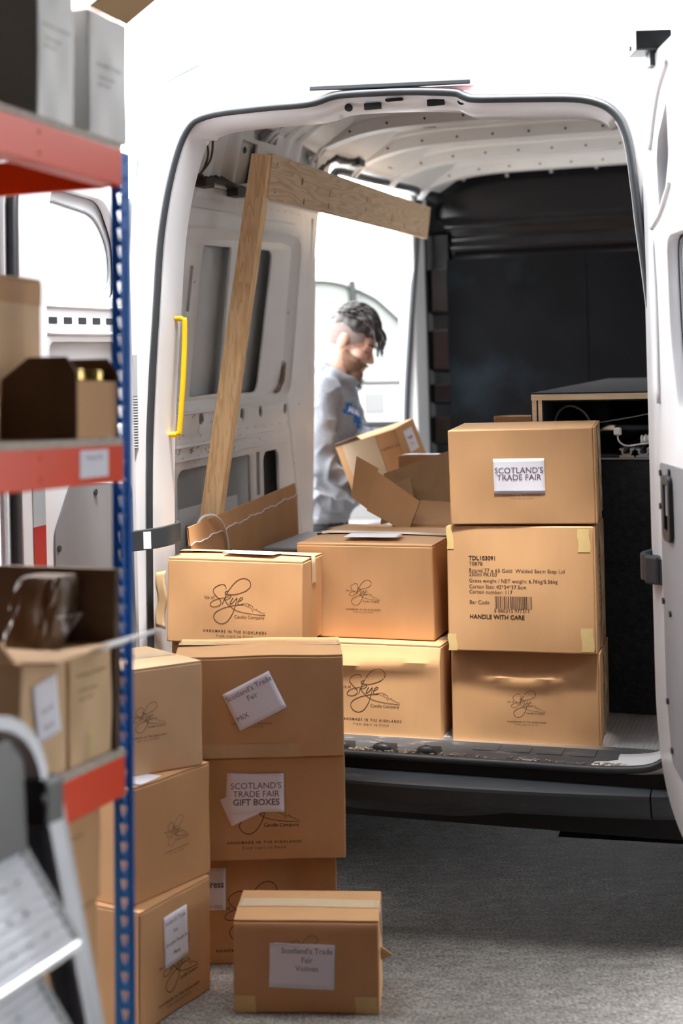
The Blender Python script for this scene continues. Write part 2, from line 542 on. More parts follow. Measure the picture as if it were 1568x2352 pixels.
def logo(mb, fn, cu, cv, width, clip=None, mark=True, words=True):
    s = width / 1330.0
    def g(x, y):
        return fn(cu + x, cv + y)
    if mark:
        for w, pts in LOGO:
            P = [Vector(((x - 775) * s, (735 - y) * s)) for x, y in pts]
            ribbon(mb, smooth_path(P, 7), w * s * 1.08, g)
        add_text(mb, 'Isle of', 92 * s, g, (226 - 775) * s, (735 - 556) * s)
        add_text(mb, 'Candle Company', 92 * s, g, (1088 - 775) * s, (735 - 938) * s)
    if words:
        add_text(mb, 'HANDMADE IN THE HIGHLANDS', 68 * s, g, 0, (735 - 1245) * s, bold=True, spacing=1.42)
        add_text(mb, 'from start to finish', 76 * s, g, 0, (735 - 1340) * s, spacing=1.3)

# ------------------------------------------------------------------ cartons
class Carton:
    """origin at the front bottom centre; x across, y into the depth, z up"""
    def __init__(self, label, loc, rz, W, D, H, group='cardboard cartons', seam='top', deform=None, tilt=(0, 0), m='kraft', seed=0, bulge=0.003,
                 name='cardboard_carton', cat='box', open_top=False, gap=0.003, lift=(0, 0), tape=True, flaps=True):
        self.W, self.D, self.H = W, D, H
        self.m = m
        self.seam = seam
        self.root = empty(name, loc, (R(tilt[0]), R(tilt[1]), R(rz)))
        tag(self.root, label, cat, group)
        rnd = random.Random(seed)
        bx = [rnd.uniform(0.3, 1) * bulge for _ in range(4)]
        ph = [rnd.uniform(0, 6) for _ in range(3)]
        def base(p):
            x, y, z = p
            u = max(0, 1 - (2 * x / W) ** 2); v = max(0, 1 - (2 * z / H - 1) ** 2); d = max(0, 1 - (2 * y / D - 1) ** 2)
            k = (1 - 2 * y / D)
            wob = 0.0012 * math.sin(9 * x / W + ph[0]) * math.sin(7 * z / H + ph[1])
            y2 = y - k * (bx[0] * u * v) + wob * max(0, k)
            x2 = x + (2 * x / W) * bx[1] * d * v
            z2 = z + (0.0 if z < H * 0.5 else (z / H - 0.5) * 2 * bx[2] * u * d)
            return (x2, y2, z2)
        self.deform = (lambda p: deform(base(p), p, self)) if deform else base
        D0 = self.deform
        b = MB()
        n = 18
        b.grid(lambda u, v: D0(((u - .5) * W, 0, v * H)), n, n)
        b.grid(lambda u, v: D0(((u - .5) * W, D, v * H)), n, n)
        b.grid(lambda u, v: D0((W / 2, u * D, v * H)), n, n)
        b.grid(lambda u, v: D0((-W / 2, u * D, v * H)), n, n)
        b.grid(lambda u, v: D0(((u - .5) * W, v * D, 0)), n, n)
        if not open_top:
            b.grid(lambda u, v: D0(((u - .5) * W, v * D, H)), n, n)
        body = b.build('body', m, self.root, auto=28)
        if open_top:
            sol = body.modifiers.new('wall', 'SOLIDIFY'); sol.thickness = 0.005; sol.offset = -1
        else:
            bv = body.modifiers.new('edge', 'BEVEL'); bv.width = 0.0035; bv.segments = 2; bv.limit_method = 'ANGLE'; bv.angle_limit = R(50)
        T = 0.004
        self.T = T
        def topmap(a, c, h):            # a along seam, c across (0..1 of depth), h above
            x, y, z = D0((a, c, H))
            return (x, y, z + h)
        def rightmap(a, c, h):
            x, y, z = D0((W / 2, c, a))
            return (x + h, y, z)
        self.flaps = []
        if flaps and not open_top:
            for side in (0, 1):
                f = MB()
                lf = lift[side]
                def fl(u, v, top, side=side, lf=lf):
                    if seam == 'top':
                        a = (u - .5) * (W - 0.002)
                        c = (0.001 + v * (D / 2 - gap / 2 - 0.001))
                        hh = 0.0005 + T * top + lf * v * v * (0.55 + 0.45 * math.sin(3.2 * u + side * 2))
                        if side: c = D - c
                        return topmap(a, c, hh)
                    a = 0.001 + u * (H - 0.002)
                    c = 0.001 + v * (D / 2 - gap / 2 - 0.001)
                    hh = 0.0005 + T * top + lf * v * v
                    if side: c = D - c
                    return rightmap(a, c, hh)
                f.grid(lambda u, v: fl(u, v, 1), 14, 6)
                f.grid(lambda u, v: fl(u, v, 0), 14, 6)
                f.grid(lambda u, v: fl(u, 1, v), 14, 1)
                f.grid(lambda u, v: fl(u, 0, v), 14, 1)
                f.grid(lambda u, v: fl(0, u, v), 6, 1)
                f.grid(lambda u, v: fl(1, u, v), 6, 1)
                self.flaps.append(f.build('flap', m, self.root, auto=40))
        if tape and flaps and not open_top:
            t = MB()
            hw = 0.024
            wv = [rnd.uniform(-.003, .003) for _ in range(6)]
            ml = max(lift) * 0.75
            if seam == 'top':
                def tp(u, v):
                    L = W + 0.14
                    s = (u - .5) * L
                    c = D / 2 + (v - .5) * 2 * hw + 0.002 * math.sin(7 * u)
                    if abs(s) <= W / 2 + 0.002:
                        return topmap(max(-W / 2 - .001, min(W / 2 + .001, s)), c, T + 0.0014 + ml * (0.75 + 0.25 * math.sin(3.2 * u + 1)))
                    d = abs(s) - W / 2
                    x, y, z = D0((math.copysign(W / 2, s), c, H - d))
                    return (x + math.copysign(0.0016, s), y, z)
                t.grid(tp, 40, 4)
            else:
                def tp(u, v):
                    a = H * (-0.0 + 1.0 * u)
                    c = D * 0.42 + (v - .5) * 2 * hw
                    w2 = 0.004 * math.sin(11 * u + wv[0] * 900) ** 2 * (0.3 + v) + 0.0012
                    if u > 0.985: pass
                    x, y, z = rightmap(a, c, T + w2)
                    return (x, y + 0.004 * math.sin(8 * u), z)
                t.grid(tp, 30, 4)
            self.tape = t.build('tape', 'tape', self.root, smooth=True)
    def face(self, side, n=0.0006):
        W, D, H, T, D0 = self.W, self.D, self.H, self.T, self.deform
        if side == 'front':
            return lambda u, v, k=0: (lambda p: (p[0], p[1] - n - k, p[2]))(D0((u, 0, v)))
        if side == 'top':
            return lambda u, v, k=0: (lambda p: (p[0], p[1], p[2] + n + k + T + 0.001))(D0((u, v, H)))
        if side == 'right':
            e = T + 0.001 if self.seam == 'right' else 0
            return lambda u, v, k=0: (lambda p: (p[0] + n + k + e, p[1], p[2]))(D0((W / 2, u, v)))
    def logo(self, cu, cv, width, side='front', **kw):
        mb = MB()
        logo(mb, self.face(side), cu, cv, width, **kw)
        return mb.build('logo_print', 'ink', self.root, weld=False)
    def text(self, lines, side='front', name='printed_text', m='ink'):
        mb = MB()
        for s, u, v, size, kw in lines:
            add_text(mb, s, size, self.face(side), u, v, **kw)
        return mb.build(name, m, self.root, weld=False)
    def label(self, cu, cv, w, h, ang=0, lines=(), side='front', n=0.0012, m='paper', name='paper_label', ink='ink_grey', curl=0.0007):
        fn = self.face(side, n)
        c, s = math.cos(R(ang)), math.sin(R(ang))
        mp = lambda x, y, k=0: fn(cu + x * c - y * s, cv + x * s + y * c, k)
        mb = MB()
        mb.grid(lambda u, v: mp((u - .5) * w, (v - .5) * h, curl * ((2 * u - 1) ** 4 + (2 * v - 1) ** 4) * 0.5), 10, 10)
        p = mb.build(name, m, self.root, smooth=True)
        so = p.modifiers.new('thick', 'SOLIDIFY'); so.thickness = 0.0005
        if lines:
            tx = MB()
            for t, x, y, size, kw in lines:
                add_text(tx, t, size, lambda a, b: mp(a, b, 0.0008 + curl * 0.5 * ((2 * a / w) ** 4 + (2 * b / h) ** 4)), x, y, **kw)
            tx.build('lettering', ink, p, weld=False)
        return p
    def patch(self, u0, u1, v0, v1, side='front', name='tape_patch', m='masking', n=0.0009, wav=0.0):
        fn = self.face(side, n)
        mb = MB()
        mb.grid(lambda u, v: fn(u0 + (u1 - u0) * u + wav * math.sin(6 * v), v0 + (v1 - v0) * v), 6, 8)
        return mb.build(name, m, self.root, smooth=True)

B_ = dict(bold=True)
N_ = dict()
SIDE_PRINT = lambda c, u, v0, k=1.0: [(t, u, v0 - 0.019 * i * k, 0.013 * k, dict(bold=i in (0, 7))) for i, t in enumerate(
    ['Candle cartons', 'T0878', 'Round 77 x 65', 'Gross weight', 'Carton size', 'Carton number', 'Bar code', 'HANDLE WITH CARE'])]

# --- right-hand stack inside the van
def crush(v0, amp, fn_edge):
    """the top of the front wall pushed back above a crease whose height varies across the wall"""
    def f(q, p, c):
        x, y, z = q
        cr = fn_edge(2 * p[0] / c.W) * c.H
        d = max(0, z - cr)
        k = max(0.0, 1 - p[1] / (c.D * 0.55))
        y += amp * d * k
        y -= 0.010 * k * max(0, 1 - abs(z - cr) / (0.16 * c.H)) * max(0, 1 - (2 * p[0] / c.W) ** 4)
        return (x, y, z)
    return f
c = Carton('crushed carton with a small company mark, bottom of the right-hand stack in the van', (0.5075, 4.108, 0.476), -14.5, 0.42, 0.32, 0.262,
           'cartons loaded in the van', 'right', crush(0.7, 0.42, lambda s: 0.70 + 0.24 * abs(s) ** 2.2), seed=1, tape=True)
c.logo(0.005, 0.107, 0.108)
c.text([(t, 0.085, 0.16 - 0.015 * i, 0.010, {}) for i, t in enumerate(['TDL103091', 'T0878', 'Round 77', '250ml', 'Carton'])], 'right')
R1 = c
c = Carton('taped carton printed with a bar code, middle of the right-hand van stack', (0.498, 4.083, 0.742), -14.5, 0.418, 0.34, 0.357,
           'cartons loaded in the van', 'right', seed=2, bulge=0.005, m='kraft')
L0 = -0.146
c.text([('TDL103091', L0, 0.265, 0.0165, dict(bold=True, align='LEFT')), ('T0878', L0, 0.249, 0.0155, dict(align='LEFT')),
        ('Round 77 x 65 Gold  Welded Seam Step Lid', L0, 0.230, 0.0152, dict(align='LEFT')), ('250ml PK100', L0, 0.2185, 0.0150, dict(align='LEFT')),
        ('Gross weight / NET weight: 6.76kg/5.56kg', L0, 0.201, 0.0148, dict(align='LEFT')), ('Carton Size: 42*34*37.5cm', L0, 0.184, 0.0150, dict(align='LEFT')),
        ('Carton number: 117', L0, 0.169, 0.0150, dict(align='LEFT')), ('Bar Code', L0, 0.1395, 0.0150, dict(align='LEFT')),
        ('5 060315 977317', -0.075, 0.117, 0.0145, dict(align='LEFT')), ('HANDLE WITH CARE', L0, 0.0985, 0.0165, dict(bold=True, align='LEFT'))])
bc = MB()
rb = random.Random(5060)
x = -0.072
fnb = c.face('front')
while x < 0.032:
    w = rb.choice([0.0009, 0.0009, 0.0016, 0.0024])
    bc.add([fnb(x, 0.123), fnb(x + w, 0.123), fnb(x + w, 0.158), fnb(x, 0.158)], [(0, 1, 2, 3)])
    x += w + rb.choice([0.0009, 0.0012, 0.0018, 0.0024])
bc.build('bar_code', 'ink', c.root, weld=False)
for u0, u1, v0, v1 in ((-0.209, -0.190, 0.290, 0.356), (0.166, 0.199, 0.285, 0.350), (-0.209, -0.184, 0.001, 0.048), (0.170, 0.204, 0.006, 0.072)):
    c.patch(u0, u1, v0, v1, wav=0.002)
c.text([(t, 0.10, 0.265 - 0.021 * i, 0.014, dict(bold=i in (0, 7))) for i, t in enumerate(
    ['TDL103091', 'T0878', 'Round 77 x 65', '250ml PK100', 'Gross weight', 'Carton Size', 'Carton number', 'Bar Code', '', 'HANDLE WITH CARE'])], 'right')
R2 = c
c = Carton('carton with a big white trade fair label, topmost of the right-hand stack in the van', (0.5085, 4.078, 1.104), -13, 0.412, 0.33, 0.272,
           'cartons loaded in the van', 'right', seed=3, tilt=(3.0, -0.6), bulge=0.004)
c.label(-0.005, 0.138, 0.145, 0.100, 0, [("SCOTLAND'S", 0, 0.016, 0.0235, {}), ('TRADE FAIR', 0, -0.004, 0.0235, {})])
c.logo(0.0, 0.122, 0.105, mark=False)
lm = MB(); logo(lm, c.face('front', 0.0004), 0.0, 0.122, 0.105, words=False); lm.build('logo_print', 'ink', c.root, weld=False)
c.text([(t, 0.085, 0.17 - 0.018 * i, 0.012, {}) for i, t in enumerate(['TDL103091', 'T0878', 'Round 77', '250ml', 'Carton'])], 'right')
R3 = c

# --- middle and left columns inside the van
c = Carton('carton with a large company mark on the van sill, directly behind the ground stacks', (0.071, 4.232, 0.4785), -17.6, 0.42, 0.30, 0.264,
           'cartons loaded in the van', 'top', crush(0.8, 0.30, lambda s: 0.80 + 0.04 * s), seed=4)
c.logo(0.0, 0.118, 0.182)
A3 = c
c = Carton('carton with a small company mark and white-papered lid, left of the tall van stack', (0.0605, 4.322, 0.750), -18.5, 0.428, 0.42, 0.277,
           'cartons loaded in the van', 'top', seed=5, tilt=(2.4, 0), lift=(0.004, 0.010))
c.logo(-0.005, 0.128, 0.108)
c.label(0.0, 0.105, 0.17, 0.085, 2, side='top', n=0.012)
A2 = c
c = Carton('carton with a large company mark and a torn side flap, against the left jamb', (-0.323, 4.137, 0.767), -12.5, 0.405, 0.25, 0.238,
           'cartons loaded in the van', 'top', seed=6, tilt=(0, 1.2), lift=(0.006, 0.012))
c.logo(0.003, 0.108, 0.186)
c.label(0.03, 0.085, 0.16, 0.08, -6, side='top', n=0.011)
f = MB()
f.grid(lambda u, v: (-0.207 - 0.030 * u - 0.004 * math.sin(9 * v), -0.004 + 0.006 * u + 0.002 * math.sin(7 * v), 0.035 + 0.005 * u + v * (0.17 - 0.012 * u)), 4, 14)
sf = f.build('side_flap', 'kraft_in', c.root, smooth=True)
so = sf.modifiers.new('t', 'SOLIDIFY'); so.thickness = 0.004
A1 = c
Carton('carton mostly hidden beneath the torn-flapped one by the left jamb', (-0.345, 4.176, 0.4785), -12.5, 0.34, 0.24, 0.282, 'cartons loaded in the van', 'top', seed=16)

# --- middle stack on the ground behind the bumper
def vcrush(q, p, c):
    x, y, z = q
    s = 2 * p[0] / c.W
    cr = c.H * (0.70 + 0.02 * s if s < 0.25 else 0.70 - 0.16 * (1 - abs((s - 0.5) / 0.25)) if s < 0.75 else 0.70 + 0.7 * (s - 0.75))
    d = max(0, z - cr)
    k = max(0.0, 1 - p[1] / (c.D * 0.55))
    return (x, y + 0.45 * d * k, z - 0.012 * k * (z / c.H) ** 3 * max(0, s))
c = Carton('crushed carton with a cut-off address label, bottom of the middle ground stack', (-0.242, 3.787, 0.0), 2, 0.42, 0.27, 0.266,
           'cartons stacked on the ground', 'top', vcrush, seed=7)
c.label(-0.128, 0.190, 0.095, 0.10, 0, [('Address', 0.006, 0.012, 0.022, dict(bold=True)), ('31/01/2022', 0.015, -0.042, 0.011, {})])
c.logo(0.0, 0.115, 0.21)
M3 = c
c = Carton('carton with a white gift boxes label, in the middle of the middle ground stack', (-0.217, 3.768, 0.271), 2, 0.42, 0.24, 0.262,
           'cartons stacked on the ground', 'top', seed=8)
c.logo(-0.002, 0.118, 0.19)
for (cu, cv, w, h, a) in ((-0.035, 0.178, 0.130, 0.088, -3), (-0.040, 0.150, 0.135, 0.075, 24)):
    c.label(cu, cv, w, h, a, n=0.0012, name='older_label', curl=0.001)
c.label(-0.022, 0.173, 0.145, 0.098, 0, [("SCOTLAND'S", 0, 0.018, 0.0225, {}), ('TRADE FAIR', 0, -0.003, 0.0225, {}), ('GIFT BOXES', 0, -0.024, 0.0225, B_)], n=0.0042)
M2 = c
def mixdef(q, p, c):
    x, y, z = q
    if p[2] > c.H * 0.9:
        z += 0.0015 * math.sin(9 * p[0] / c.W + 1)
    return (x, y, z)
c = Carton('wide carton with a tilted white mix label, topmost of the middle stack', (-0.228, 3.752, 0.537), 2.3, 0.44, 0.29, 0.258,
           'cartons stacked on the ground', 'top', mixdef, seed=9, lift=(0.014, 0.012), gap=0.006)
c.logo(-0.02, 0.128, 0.105)
c.label(-0.012, 0.147, 0.135, 0.105, 26, [("Scotland's Trade", 0, 0.034, 0.0195, {}), ('Fair', 0, 0.013, 0.0195, {}), ('MIX', -0.046, -0.024, 0.0195, {})], n=0.0016)
pt = c.patch(-0.215, 0.105, 0.0005, 0.036, name='bottom_tape', m='kraft_in')
M1 = c

# --- left stack beside the blue post
c = Carton('carton with a four-line white label, bottom of the stack beside the blue post', (-0.4185, 3.50, 0.0), 62.0, 0.297, 0.40, 0.272,
           'cartons stacked on the ground', 'top', seed=10)
c.logo(0.01, 0.100, 0.168)
c.label(-0.005, 0.178, 0.098, 0.120, 2, [("Scotland's Trade", 0, 0.041, 0.0128, {}), ('Fair', 0, 0.016, 0.0135, {}), ('Scottish Reeds &', 0, -0.009, 0.0128, {}), ('Minis', 0, -0.034, 0.0135, {})])
c = Carton('carton with a small company mark, second up in the stack beside the blue post', (-0.433, 3.527, 0.277), 57.0, 0.306, 0.40, 0.27,
           'cartons stacked on the ground', 'top', seed=11)
c.logo(0.02, 0.130, 0.094)
c.label(-0.07, 0.04, 0.09, 0.07, 8, side='top')
c = Carton('pale carton with a faint company mark, topmost in the stack beside the blue post', (-0.484, 3.535, 0.553), 36.4, 0.30, 0.29, 0.254,
           'cartons stacked on the ground', 'top', seed=12, m='kraft_b', tilt=(0, 0))
c.logo(-0.005, 0.130, 0.10)

# --- the low carton in front
c = Carton('low carton with a votives label and taped corners, alone in front on the concrete', (-0.1055, 3.476, 0.0), -3.6, 0.35, 0.185, 0.222,
           'cartons stacked on the ground', 'top', lambda q, p, c: (q[0], q[1] + 0.20 * max(0, q[2] - 0.205) * (1 - p[1] / c.D), q[2] - 0.010 * (1 - p[1] / c.D) ** 2 * (q[2] / c.H) ** 8), seed=13, lift=(0.002, 0.0))
c.logo(0.0, 0.135, 0.11, words=False)
c.label(-0.010, 0.111, 0.156, 0.105, -2.2, n=0.0009, name='older_label', curl=0)
c.label(-0.010, 0.114, 0.156, 0.100, -1.2, [("Scotland's Trade", 0.012, 0.033, 0.0185, {}), ('Fair', 0.012, 0.012, 0.0185, {}), ('Votives', 0.012, -0.008, 0.0185, {})], n=0.0022)
c.patch(-0.174, -0.122, 0.001, 0.040, wav=0.001)
c.patch(0.117, 0.170, 0.001, 0.040, wav=0.001)
f = MB().slab([(0.178, 0.03, 0.115), (0.206, 0.02, 0.132), (0.178, 0.015, 0.152), (0.177, 0.02, 0.135)], 0.003)
f.build('loose_flap', 'kraft_in', c.root)
# ------------------------------------------------------------------ blue and orange rack on the left
PHI = R(21.2)
def sh(x, y, z=0.0):
    """rack coordinates (x towards the aisle, y along the rack, end post at 0) to world"""
    return (-0.385 + x * math.cos(PHI) + y * math.sin(PHI), 2.60 - x * math.sin(PHI) + y * math.cos(PHI), z)
rack = tag(empty('storage_rack', sh(0, 0), (0, 0, -PHI)), 'blue and orange steel storage rack holding cartons at the left', 'rack')
def post(x, y, sx, sy):
    h = 1.915
    keys = []
    for k in range(58):
        z = 0.035 + 0.0327 * k
        keys.append(round_poly([(0.0235, z - 0.012), (0.0165, z - 0.012), (0.0135, z + 0.002), (0.0115, z + 0.010), (0.0285, z + 0.010), (0.0265, z + 0.002)], 0.004, 2))
    a = holed([(0, 0), (0.04, 0), (0.04, h), (0, h)], keys, 0.002, lambda u, v, w: (x - sx * u, y + sy * w, v), 0.0005)
    slots = [rrect(0.017, 0.023, 0.035 + 0.0327 * k - 0.007, 0.035 + 0.0327 * k + 0.006, 0.002, 2) for k in range(58)]
    b = holed([(0, 0), (0.034, 0), (0.034, h), (0, h)], slots, 0.002, lambda u, v, w: (x + sx * w, y - sy * u, v), 0.0005)
    a.add(b.v, b.f)
    a.build('post', 'blue', rack)
post(0, 0, 1, 1)
post(-0.46, 0, -1, 1)
post(0, -1.55, 1, -1)
post(-0.46, -1.55, -1, -1)
for z0, z1 in ((1.850, 1.917), (1.315, 1.381), (0.760, 0.829), (0.135, 0.20)):
    for x, s in ((0, 1), (-0.46, -1)):
        b = MB()
        b.box(x - 0.012 * s, x + 0.0025 * s, -1.51, -0.034, z0, z1)
        b.box(x - 0.040 * s, x - 0.012 * s, -1.51, -0.034, z0, z0 + 0.006)
        bo = b.build('beam', 'orange', rack, bevel=0.002)
        if s == 1:
            for y in (-0.30, -0.60):
                for zz in (0.25, 0.78):
                    MB().disc((0.0025, y, z0 + (z1 - z0) * zz), (1, 0, 0), 0.0035, 0.0015, 10).build('rivet', 'orange', bo)
    for y in (-0.020, -1.53):
        MB().box(-0.42, -0.04, y - 0.012, y, z0, z1 - 0.004).build('end_brace', 'orange', rack, bevel=0.002)
    MB().box(-0.455, 0.0, -1.50, -0.03, z1 + 0.0005, z1 + 0.013).build('deck', 'chip', rack)
pl_ = MB().grid(lambda u, v: (0.0034, -0.182 + 0.093 * u, 1.328 + 0.047 * v), 2, 2).build('beam_label', 'paper', rack)
tx = MB()
add_text(tx, 'Votives 9cl', 0.012, lambda u, v: (0.0038, u, v), -0.1355, 1.362)
tx.build('lettering', 'ink_grey', pl_, weld=False)

FRONT = 68.8
def shelf_carton(label, y0, y1, x0, x1, z0, z1, group, m='kraft_b', name='cardboard_carton', **kw):
    W = y1 - y0
    return Carton(label, sh(x1, (y0 + y1) / 2, z0), FRONT, W, x1 - x0, z1 - z0, group, m=m, name=name, **kw)
LINES = [("ISLE CARTON CO", 0, 0.0, 0.014, {}), ('Handle with care', 0, -0.030, 0.011, {})]
def faint(c, u, v, k=1.0):
    c.text([('Handmade in the highlands', u, v, 0.010 * k, {}), ('Candle company', u - 0.012, v - 0.028 * k, 0.010 * k, {}), ('250ml  PK100', u - 0.02, v - 0.045 * k, 0.009 * k, {})])

# top deck
c = shelf_carton('glare-white carton with a dark end panel, nearest on the top deck of the rack', -0.292, -0.178, -0.42, -0.008, 1.931, 2.19, 'cartons on the top deck', 'kraft_white', flaps=False, seed=21)
faint(c, 0.0, 0.16, 0.8)
c.patch(-0.008, 0.008, 0.205, 0.25, name='tape_patch', m='paper')
c = shelf_carton('glare-white carton with an open lid flap, at the post end of the top deck', -0.130, 0.006, -0.42, -0.008, 1.931, 2.156, 'cartons on the top deck', 'kraft_white', flaps=False, seed=22)
faint(c, 0.0, 0.13, 0.8)
c.patch(-0.002, 0.018, 0.188, 0.218, name='tape_patch', m='paper')
W, D, H = c.W, c.D, c.H
MB().slab([(-W / 2, 0, H), (W / 2, 0, H), (W / 2 - 0.004, -0.135, H + 0.082), (-W / 2 + 0.004, -0.135, H + 0.082)], 0.004).build('lid_flap', 'kraft_in', c.root)

# middle deck
c = shelf_carton('tall plain tan carton behind the dark gabled carrier on the middle deck', -0.36, -0.036, -0.45, -0.168, 1.395, 1.682, 'cartons on the middle deck', seed=23, tape=True)
c.patch(-0.155, 0.161, 0.243, 0.286, name='lid_band', m='kraft')
c = shelf_carton('small tan carton at the photo edge on the middle deck', -0.62, -0.395, -0.14, -0.012, 1.395, 1.495, 'cartons on the middle deck', seed=24)
car = tag(empty('bottle_carrier', sh(-0.008, -0.035, 1.395), (0, 0, -PHI)), 'open carrier with shade-darkened gable ends holding gold-lidded jars, on the middle deck', 'carrier')
CW, CL = 0.152, 0.140       # across the deck, along the rack
for y in (-CL, -0.004):
    prof = [(0, 0), (-CW, 0), (-CW, 0.104), (-CW + 0.055, 0.142), (-0.02, 0.142), (0, 0.115)]
    b = MB()
    b.loft([[(x, y, z) for x, z in prof], [(x, y + 0.004, z) for x, z in prof]], True, True)
    b.build('gable_end', 'kraft_dark', car)  # unlit look of the ends is painted by a darker board
MB().box(-0.004, 0.0, -CL + 0.004, -0.004, 0, 0.100).build('side_panel', 'kraft', car)
MB().box(-CW, -CW + 0.004, -CL + 0.004, -0.004, 0, 0.100).build('side_panel', 'kraft', car)
MB().box(-CW + 0.004, -0.004, -CL + 0.004, -0.004, 0, 0.004).build('base', 'kraft', car)
for i, (jx, jy) in enumerate(((-0.042, -0.102), (-0.042, -0.038), (-0.110, -0.102), (-0.110, -0.038))):
    j = empty('candle_jar', sh(-0.008 + jx, -0.035 + jy, 1.3995), (0, 0, 0))
    lab = ['gold-lidded jar at the near aisle corner of the dark carrier', 'gold-lidded jar beside the blue post in the dark carrier',
           'gold-lidded jar at the back near corner of the dark carrier', 'gold-lidded jar at the back far corner of the dark carrier'][i]
    tag(j, lab, 'jar', 'jars in the dark carrier')
    prof = [(0.0, 0.0), (0.026, 0.0), (0.029, 0.004), (0.029, 0.088), (0.026, 0.094), (0, 0.094)]
    MB().grid(lambda u, v, P=prof: (lambda q: (q[0] * math.cos(2 * math.pi * u), q[0] * math.sin(2 * math.pi * u), q[1]))(P[min(int(round(v * 5)), 5)]), 20, 5, True).build('glass', 'glass_jar', j, auto=40)
    prof2 = [(0.0, 0.0945), (0.030, 0.0945), (0.031, 0.098), (0.031, 0.112), (0.029, 0.116), (0, 0.116)]
    MB().grid(lambda u, v, P=prof2: (lambda q: (q[0] * math.cos(2 * math.pi * u), q[0] * math.sin(2 * math.pi * u), q[1]))(P[min(int(round(v * 5)), 5)]), 20, 5, True).build('lid', 'gold', j, auto=40)

# lower deck
ZD = 0.8425
c = shelf_carton('open-flapped carton with a white label on the lower deck of the rack', -0.342, -0.206, -0.22, -0.010, ZD, 1.040, 'cartons on the lower deck', flaps=False, seed=25)
c.label(0.004, 0.115, 0.072, 0.098, 9, [('Scottish', 0, 0.0, 0.012, {}), ('Reeds', 0.0, -0.028, 0.012, {})])
W, D, H = c.W, c.D, c.H
MB().slab([(-W / 2, 0, H), (W / 2, 0, H), (W / 2 + 0.01, -0.075, H + 0.012), (-W / 2, -0.07, H + 0.004)], 0.004).build('lid_flap', 'kraft_b', c.root)
MB().slab([(-W / 2, 0.01, H), (-W / 2 - 0.06, 0.0, H + 0.045), (-W / 2 - 0.05, 0.16, H + 0.075), (-W / 2, 0.17, H)], 0.004).build('lid_flap', 'kraft_in', c.root)
TA = c
c = shelf_carton('printed carton beside the blue post on the lower deck, with a flap sticking out', -0.200, -0.058, -0.22, -0.010, ZD, 1.030, 'cartons on the lower deck', flaps=False, seed=26)
faint(c, 0.0, 0.150, 0.9)
c.patch(-0.012, 0.006, 0.008, 0.055)
W, D, H = c.W, c.D, c.H
MB().slab([(-W / 2 - 0.03, 0, H + 0.002), (W / 2, 0, H + 0.002), (W / 2 - 0.01, -0.11, H + 0.03), (-W / 2 - 0.02, -0.075, H + 0.016)], 0.004).build('lid_flap', 'kraft_white', c.root)
MB().slab([(-W / 2 + 0.02, 0.10, H), (W / 2, 0.10, H), (W / 2 + 0.02, 0.06, H + 0.05), (-W / 2 + 0.05, 0.06, H + 0.055)], 0.004).build('lid_flap', 'kraft_white', c.root)
c = shelf_carton('flattened carton with painted-in shade standing across the post end of the lower deck', -0.054, -0.036, -0.43, -0.006, ZD, 1.160, 'cartons on the lower deck', 'kraft_dark', flaps=False, seed=27, bulge=0.0)  # its shade towards the camera is in the board colour
# shrink-wrapped bundle standing in the open carton
pk = MB()
def bundle(u, v):
    a = 2 * math.pi * u
    x = 0.045 * math.copysign(abs(math.cos(a)) ** 0.45, math.cos(a))
    y = 0.048 * math.copysign(abs(math.sin(a)) ** 0.45, math.sin(a))
    k = 1 + 0.06 * math.sin(7 * a + 9 * v) + 0.05 * math.sin(13 * a)
    k *= 1 - 0.15 * (abs(2 * v - 1)) ** 6
    return (x * k, y * k + 0.05 * v, 0.118 * v)
pk.grid(bundle, 48, 20, True)
pk.add([bundle(i / 48, 0) for i in range(48)], [tuple(range(48))])
pk.add([bundle(i / 48, 1) for i in range(48)], [tuple(range(48))])
o = pk.build('wrapped_bundle', 'film', None, auto=40, loc=sh(-0.115, -0.140, 1.0335), rot=(0, 0, -PHI))
tag(o, 'crinkled brown film-wrapped bundle leaning on the open carton of the lower deck', 'package')

# bottom deck
c = shelf_carton('large printed carton under the lowest orange beam, upper of two', -0.62, -0.085, -0.43, -0.018, 0.597, 0.757, 'cartons on the bottom deck', flaps=False, seed=28, m='kraft')
faint(c, 0.165, 0.125, 0.8)
c.patch(0.155, 0.185, 0.0, 0.05)
c = shelf_carton('large printed carton at the foot of the rack, lower of two', -0.62, -0.092, -0.43, -0.020, 0.2145, 0.594, 'cartons on the bottom deck', flaps=False, seed=29, m='kraft')
faint(c, 0.150, 0.23, 0.9)
faint(c, 0.150, 0.12, 0.9)
c.patch(0.140, 0.168, 0.315, 0.375)

